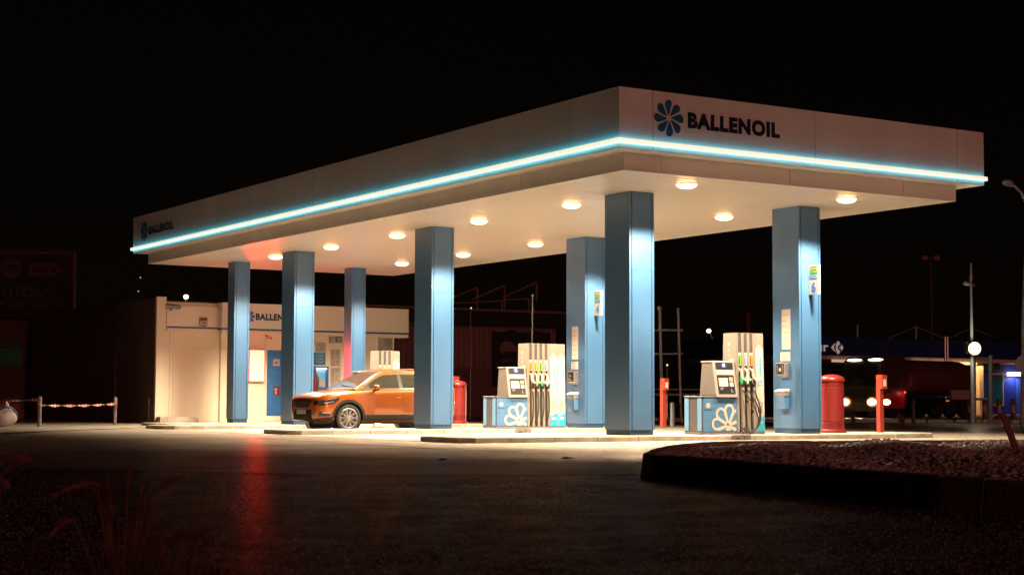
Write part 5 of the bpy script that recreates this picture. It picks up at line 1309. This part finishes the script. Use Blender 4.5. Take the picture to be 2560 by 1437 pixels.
# tanker lorry
dT = 84; a = DP(2151, 1002, dT)
az = math.radians(86)            # direction its tail points to, clockwise from +Y
tr = thing('tanker_lorry', 'dark tanker lorry with lit headlights and roof lamps, driving left behind the red post', 'lorry', (a.x, a.y, 0), PI/2-az)
# local +x runs back along the lorry from its front, +y to its right-hand side
M_cab = mat('cab_dark', (.05, .035, .032), .35); M_tank = mat('tank_shell', (.16, .085, .06), .35, metal=.4); M_cabred = mat('cab_red', (.30, .02, .03), .4)
mb = MB(); pr = [(0, .45), (0, 1.5), (.12, 2.9), (.5, 3.1), (2.0, 3.15), (2.1, .45)]; mb.prism(pr, lambda x, z, t_: (x, t_, z), -1.22, 1.22); mb.build('cab', M_cab, tr, bevel=.06)
mb = MB(); mb.hexa([(-.015, -1.05, 1.62), (-.015, 1.05, 1.62), (.0, 1.05, 1.62), (.0, -1.05, 1.62), (.095, -.98, 2.7), (.095, .98, 2.7), (.11, .98, 2.7), (.11, -.98, 2.7)]); mb.build('windscreen', M_glass, tr)
mb = MB(); mb.box(-.10, -1.2, .30, .25, 1.2, .85); mb.build('bumper', M_dgrey, tr, bevel=.05)
mb = MB(); mb.box(-.02, -.8, .95, .0, .8, 1.45); mb.build('grille', M_black, tr)
M_head = emit('truck_headlight', (1.0, .80, .42), 9)
for y in (-.88, .92):
    mb = MB(); mb.ball((-.11, y, .80), .25, 14, 0, (.35, 1.25, .72)); hl_ = mb.build('headlight', M_head, tr); mb = MB(); mb.ball((-.10, y, .80), .34, 20, 0, (.15, 1.2, .80)); mb.build('glow_halo', emit('glow_halo_amber', (.85, .27, .05), .35), hl_)  # amber glowing disc added to imitate the glow round each headlight
mb = MB(); mb.ball((.55, -1.24, .80), .20, 12, 0, (1.5, .3, .7)); mb.build('side_lamp', M_head, tr)
for y in (-.95, .45):
    mb = MB(); mb.ball((.10, y, 2.93), .12, 12, 0, (.4, 4.2, .55)); mb.build('roof_lamp', emit('roof_marker', (1, .86, .6), 5), tr)
mb = MB(); mb.box(.4, -1.235, .5, 1.9, -1.222, 1.25); mb.build('side_skirt', M_cabred, tr)
mb = MB(); n = 20; ring_ = lambda x, s: [(x, 1.2*s*math.cos(2*PI*i/n), 2.05+.95*s*math.sin(2*PI*i/n)) for i in range(n)]
R2 = [ring_(2.5, .82), ring_(2.62, .97), ring_(2.8, 1), ring_(7.3, .98), ring_(7.55, .93), ring_(7.7, .78)]; v, f = loft(R2); mb.add(v, f); mb.build('tank', M_tank, tr, smooth=True)
mb = MB(); mb.box(2.15, -.5, .75, 7.6, .5, 1.0); mb.box(2.4, -1.18, 1.2, 7.6, -1.1, 1.32); mb.build('chassis', M_black, tr)
mb = MB(); mb.box(5.6, -1.22, .95, 7.1, -1.0, 1.45); mb.build('side_locker', mat('locker_pale', (.34, .30, .26), .5), tr)
mb = MB(); mb.tube([(3.0, -1.0, .8), (4.6, -1.0, .8)], .28, 14); mb.build('fuel_tank', M_chrome, tr)
for wx_ in (1.15, 4.6, 5.7, 6.8):
    for s in (-1, 1):
        mb = MB(); mb.lathe([(.2, s*.85), (.48, s*.85), (.5, s*.9), (.5, s*1.1), (.47, s*1.15), (.3, s*1.15), (.25, s*1.08), (.05, s*1.08)], 22, (wx_, 0, .5), 'y'); mb.build('wheel', M_rubber, tr, smooth=True)
for x in (4.0, 5.2, 7.2): mb = MB(); mb.box(x, -1.21, .86, x+.22, -1.185, .90); mb.build('side_marker', emit('marker_amber', (1, .28, .06), 1.0), tr)
for y in (-.88, .92):
    ld = bpy.data.lights.new('headlight', 'SPOT'); ld.energy = 5000; ld.color = (1, .62, .28); ld.spot_size = math.radians(70); ld.spot_blend = .6; ld.shadow_soft_size = .15
    lo = bpy.data.objects.new('headlight', ld); C.objects.link(lo); lo.parent = tr; lo.location = (-.35, y, .8); lo.rotation_euler = (0, math.radians(78), 0)
mb = MB(); mb.ball((1.9, -1.28, 1.3), .05, 8); mb.build('added_red_lamp', emit('added_red_glow', (1, .06, .05), 3), tr)  # small red lamp added to throw red light on the cab side
ld = bpy.data.lights.new('added_red_lamp', 'POINT'); ld.energy = 5; ld.color = (1, .12, .10); ld.shadow_soft_size = .06
lo = bpy.data.objects.new('added_red_lamp', ld); C.objects.link(lo); lo.parent = tr; lo.location = (1.9, -1.55, 1.25)
# striped posts
pk0 = None
for i, px in enumerate((2425, 2461, 2497, 2532)):
    p = DP(px, 1000, 77); 
    if pk0 is None:
        pk0 = thing('striped_post', 'x', 'post'); mb = MB(); mb.lathe([(.11, 0), (.11, .93), (.09, .95), (.01, .955)], 16); mb.build('shaft', M_red, pk0, smooth=True)
        mb = MB(); mb.lathe([(.112, .32), (.1125, .325), (.1125, .66), (.112, .665)], 16); mb.build('white_band', M_pwhite, pk0); o = pk0
    else: o = copy_tree(pk0)
    o.location = (p.x, p.y, 0); tag(o, 'short red post with a white band before the far blue station, %s of four' % ['leftmost', 'second', 'third', 'rightmost'][i], 'post', 'row of red and white posts')
# goalpost frame and lamp mast
dG = 63; bs = DP(2455, 1002, dG); fr_ = thing('steel_frame', 'grey steel goalpost frame with a crossbar at the right, in front of the blue station', 'frame', (bs.x, bs.y, 0))
bq = Vector((bs.x, bs.y, 0)); dd = lambda px, py: DP(px, py, dG)-bq
M_frg = mat('frame_green', (.10, .14, .15), .5)
for px, t in ((2434, 892), (2476, 888)): mb = MB(); b_ = dd(px, 1000); mb.tube([(b_.x, b_.y, 0), dd(px, t)], .085, 8); mb.build('upright', M_frg, fr_)
mb = MB(); mb.tube([dd(2434, 997), dd(2476, 997)], .05, 8); mb.tube([dd(2434, 893), dd(2476, 897)], .05, 8); mb.build('crossbar', M_frg, fr_)
mp_ = DP(2429, 1000, 62)
ms = thing('lamp_mast', 'tall thin mast carrying two security cameras and a dazzling floodlight', 'mast', (mp_.x, mp_.y, 0)); bq2 = Vector((mp_.x, mp_.y, 0)); dm = lambda px, py: DP(px, py, 62)-bq2
mb = MB(); b_ = dm(2430.5, 1000); mb.tube([(b_.x, b_.y, 0), dm(2429.5, 880), dm(2427, 658)], [.07, .06, .04], 8); mb.build('pole', M_galv, ms)
mb = MB(); mb.box(*(dm(2420, 705)-Vector((0, .05, 0))), *(dm(2435, 690)+Vector((0, .05, 0)))); mb.build('junction_box', M_bezel, ms)
mb = MB(); mb.tube([dm(2408, 706), dm(2411, 707), dm(2424, 711)], [.05, .09, .06], 8); mb.tube([dm(2424, 709), dm(2429, 708)], .04, 6); mb.build('security_camera', M_pwhite, ms)
mb = MB(); mb.ball(dm(2434, 709), .10, 12); mb.tube([dm(2427, 705), dm(2434, 703)], .04, 6); mb.build('dome_camera', M_black, ms)
fc = dm(2430, 870)-fwd*.25; mb = MB(); mb.ball(fc-fwd*.05, .12, 16); mb.build('bulb', emit('flood_glow', (1, .90, .66), 12), ms)
mb = MB(); mb.tube([fc-fwd*.10, fc-fwd*.02, fc+fwd*.05, fc+fwd*.10], [.24, .22, .15, .05], 24, cap=False); mb.build('glare_bowl', mat('bowl_white', (.16, .14, .12), .5), ms, smooth=True)  # bowl added round the bulb to imitate a soft glare falloff
mb = MB(); c_ = dm(2430, 870)-fwd*.25; mb.box(c_.x-.24, c_.y+.12, c_.z-.2, c_.x+.24, c_.y+.26, c_.z+.24); mb.build('floodlight_case', M_black, ms)
ld = bpy.data.lights.new('floodlight', 'POINT'); ld.energy = 90; ld.color = (1, .85, .6); ld.shadow_soft_size = .2
lo = bpy.data.objects.new('floodlight', ld); C.objects.link(lo); lo.location = bq2+c_-fwd*.35
# unlit street lamp at the right edge with a road sign
dL = 56; lb_ = DP(2562, 1000, dL); sl = thing('street_lamp', 'unlit grey street lamp with a curved arm at the right edge', 'street lamp', (lb_.x, lb_.y, 0)); bq3 = Vector((lb_.x, lb_.y, 0)); dl = lambda px, py: DP(px, py, dL)-bq3
mb = MB(); b_ = dl(2556, 1000); mb.tube([(b_.x, b_.y, 0), dl(2560, 800), dl(2567, 560), dl(2566, 510), dl(2553, 482), dl(2534, 463)], [.09, .08, .06, .05, .045, .04], 8); mb.build('pole', M_galv, sl)
mb = MB(); mb.tube([dl(2534, 464), dl(2527, 459), dl(2512, 456), dl(2506, 459)], [.06, .11, .12, .05], 10); mb.build('lamp_head', M_galv, sl, smooth=True)
o = thing('road_sign', 'grey back of a round road sign at the right edge', 'sign', tuple(DP(2562, 1000, dL-.4))[:2]+(0,)); z_ = DP(2562, 909, dL-.4).z
mb = MB(); mb.tube([tuple(Vector((0, 0, z_))+fwd*.0), tuple(Vector((0, 0, z_))-fwd*.02)], .30, 24); mb.build('disc', M_galv, o)
mb = MB(); mb.tube([(0.0, .0, 0), (0, 0, z_+.2)], .03, 8); mb.build('post', M_galv, o)
a = DP(2331, 1000, 130); hp_ = thing('floodlight_mast', 'very tall dim mast with two lamp heads above the lorry', 'mast', (a.x, a.y, 0), -.6)
zt2 = DP(2331, 642, 130).z; mb = MB(); mb.tube([(0, 0, 0), (0, 0, zt2)], [.14, .09], 8); mb.build('pole', mat('mast_rust', (.07, .03, .025), .6), hp_)
for x in (-.45, .45): mb = MB(); mb.box(x-.22, -.2, zt2-.18, x+.22, .1, zt2+.12); mb.tube([(0, 0, zt2), (x, 0, zt2)], .04, 6); mb.build('lamp_head', mat('head_rust', (.22, .10, .08), .6), hp_)
# small dark posts and shrubs along the far kerb
q = DP(2283, 1000, 58); mb = MB(); mb.lathe([(.07, 0), (.07, .80), (.05, .84), (.005, .85)], 14); o = mb.build('dark_bollard', M_dgrey, loc=(q.x, q.y, 0), smooth=True); tag(o, 'dark bollard standing in front of the tanker lorry', 'bollard')
q = DP(1830-1830+1667+14, 1000, 52); mb = MB(); mb.lathe([(.075, 0), (.075, .72), (.05, .76), (.005, .77)], 14); o = mb.build('grey_bollard', M_galv, loc=(q.x, q.y, 0), smooth=True); tag(o, 'grey bollard beside the red post behind the nearest column', 'bollard')
def tuft(px, dep, h, label, seed):
    r6 = random.Random(seed); q = DP(px, 1000, dep); mb = MB()
    for i in range(70):
        a = r6.uniform(0, 2*PI); l = h*r6.uniform(.5, 1); d = Vector((math.cos(a), math.sin(a), 0))*r6.uniform(.1, .5)*h; s_ = Vector((-d.y, d.x, 0)).normalized()*.012
        mb.add([-s_+d*.1, s_+d*.1, d+Z_*l], [(0, 1, 2)])
    o = mb.build('grass_tuft', M_blade, loc=(q.x, q.y, 0)); tag(o, label, 'grass tuft')
tuft(2255, 56, .55, 'small dry grass tuft left of the dark bollard by the lorry', 1); tuft(2133, 62, .45, 'small dry grass tuft under the lorry headlights', 2)
mb = MB()
for p0, p1 in (((18, 33), (33, 20)), ((33, 20), (62, 4))):
    a, b = Vector((*p0, 0)), Vector((*p1, 0)); d = (b-a).normalized(); n_ = Vector((-d.y, d.x, 0))*.15; k = int((b-a).length/1.0)
    for i in range(k):
        u0, u1 = a.lerp(b, i/k+.002), a.lerp(b, (i+1)/k-.002); mb.hexa([u0-n_, u1-n_, u1+n_, u0+n_, u0-n_+Z_*.13, u1-n_+Z_*.13, u1+n_+Z_*.13, u0+n_+Z_*.13])
o = mb.build('road_kerb', M_kerb); o['kind'] = 'structure'
def seam_strip(pts, w):
    mb = MB(); P = [G(*q, .009) for q in pts]; pr = None
    for i in range(len(P)):
        d = (P[min(i+1, len(P)-1)]-P[max(i-1, 0)]).normalized(); n_ = Vector((-d.y, d.x, 0))*w*rnd.uniform(.6, 1.2)/2; cur = (P[i]-n_, P[i]+n_)
        if pr: mb.add([pr[0], cur[0], cur[1], pr[1]], [(0, 1, 2, 3)])
        pr = cur
    o = mb.build('tar_seam', mat('tar', (.010, .009, .008), .95, spec=0.0)); o['kind'] = 'structure'
seam_strip([(520, 1079), (600, 1083), (700, 1088), (800, 1092), (930, 1098), (1090, 1104)], .10)
seam_strip([(640, 1094), (900, 1110), (1100, 1122), (1300, 1128)], .07)
seam_strip([(0, 1152), (250, 1147), (520, 1143), (900, 1141)], .10)
q = VY(945, 1066, 11.9); r8 = random.Random(2); mb = MB(); mb.ball((0, 0, .05), .11, 12, 0, (1.5, .7, .6)); mb.v = [(x*r8.uniform(.7, 1.2), y*r8.uniform(.7, 1.2), max(.001, z*r8.uniform(.5, 1.5))) for x, y, z in mb.v]
o = mb.build('crumpled_wrapper', mat('wrapper_film', (.42, .38, .36), .3), loc=(q.x, 11.9, ISL+.004)); tag(o, 'crumpled pale wrapper lying on the island in front of the car door', 'litter')
for (px, py, w_, lb) in ((1418, 1147, .10, 'dark scrap of bark lying on the open ground, larger of two'), (1108, 1151, .06, 'dark scrap of bark lying on the open ground, smaller of two')):
    q = G(px, py, .01); mb = MB(); mb.tube([(-w_, 0, .01), (-.2*w_, .02, .02), (w_, -.02, .015)], [.006, .018, .004], 6); o = mb.build('bark_scrap', M_black, loc=q); tag(o, lb, 'litter', 'scraps on the ground')
# leaf litter and grit on the ground
mb = MB(); r7 = random.Random(9)
for i in range(260):
    u = r7.random(); x, y = (-9.0+3.0*u+r7.gauss(0, .15), 10.9+4.4*u+r7.gauss(0, .25)) if r7.random() < .75 else (r7.uniform(-8, 3), r7.uniform(-6, 1))
    s_ = r7.uniform(.015, .05); a = r7.uniform(0, 6.28); mb.add([(x+s_*math.cos(a+k_)*(1 if k_ % 2 else .6), y+s_*math.sin(a+k_), .026+.01*r7.random()) for k_ in (0, 1.5, 3, 4.6)], [(0, 1, 2, 3)])
o = mb.build('leaf_litter', mat('dead_leaf', (.07, .035, .02), .8)); tag(o, 'scattered dead leaves and grit on the ground', 'leaf litter', kind='stuff')
def grit():
    rs = np.random.RandomState(11); n = 26000
    d = 7.0+16*rs.rand(n)**1.5; px = rs.uniform(-40, 2600, n)
    ux = (px-PW/2)/F; fx, fy = fwd.x/math.cos(PIT), fwd.y/math.cos(PIT)
    X = CAM.x+d*(fx+RT.x*ux); Y = CAM.y+d*(fy+RT.y*ux)
    keep = np.array([not inside(a, b, pts2) for a, b in zip(X, Y)]); X, Y = X[keep], Y[keep]; n = len(X)
    sz = rs.uniform(.003, .0075, n); V = np.zeros((n, 4, 3)); a0 = rs.uniform(0, 6.28, n)
    for k in range(3):
        r_ = sz*rs.uniform(.7, 1.5, n); V[:, k, 0] = X+r_*np.cos(a0+2.1*k); V[:, k, 1] = Y+r_*np.sin(a0+2.1*k); V[:, k, 2] = .003
    V[:, 3, 0] = X; V[:, 3, 1] = Y; V[:, 3, 2] = .004+sz*rs.uniform(.6, 1.4, n)
    b_ = (np.arange(n)*4)[:, None, None]; Fc = (np.array([[0, 1, 3], [1, 2, 3], [2, 0, 3]])[None]+b_).reshape(-1, 3)
    me = bpy.data.meshes.new('asphalt_grit'); me.from_pydata(V.reshape(-1, 3).tolist(), [], Fc.tolist())
    me.materials.append(mat('grit_stone', (.21, .20, .19), .5, var=.5, nscale=30))
    o = bpy.data.objects.new('asphalt_grit', me); C.objects.link(o); tag(o, 'pale stone grit showing in the worn asphalt of the foreground', 'grit', kind='stuff')
grit()
# ------------------------------------------------------------------ light
wd = bpy.data.worlds.new('World'); sc.world = wd; wd.use_nodes = True; wn = wd.node_tree
bg = wn.nodes['Background']; sky = wn.nodes.new('ShaderNodeTexSky'); sky.sky_type = 'NISHITA'; sky.sun_disc = False
SE, SR = math.radians(6), math.radians(188)
sky.sun_elevation = SE; sky.sun_rotation = SR
mx = wn.nodes.new('ShaderNodeMix'); mx.data_type = 'RGBA'; mx.blend_type = 'MULTIPLY'; mx.inputs['Factor'].default_value = 1
mx.inputs['B'].default_value = (1.0, .55, .42, 1)
wn.links.new(sky.outputs[0], mx.inputs['A']); wn.links.new(mx.outputs['Result'], bg.inputs['Color']); bg.inputs['Strength'].default_value = 0.0005
sl_ = bpy.data.lights.new('sun', 'SUN'); sl_.energy = 0.36; sl_.angle = math.radians(12); sl_.color = (1, .27, .235)
so = bpy.data.objects.new('sun', sl_); C.objects.link(so)
# sun direction: from behind the camera, low
sd_ = Vector((math.sin(SR)*math.cos(SE), math.cos(SR)*math.cos(SE), math.sin(SE)))
so.rotation_euler = sd_.to_track_quat('Z', 'Y').to_euler()
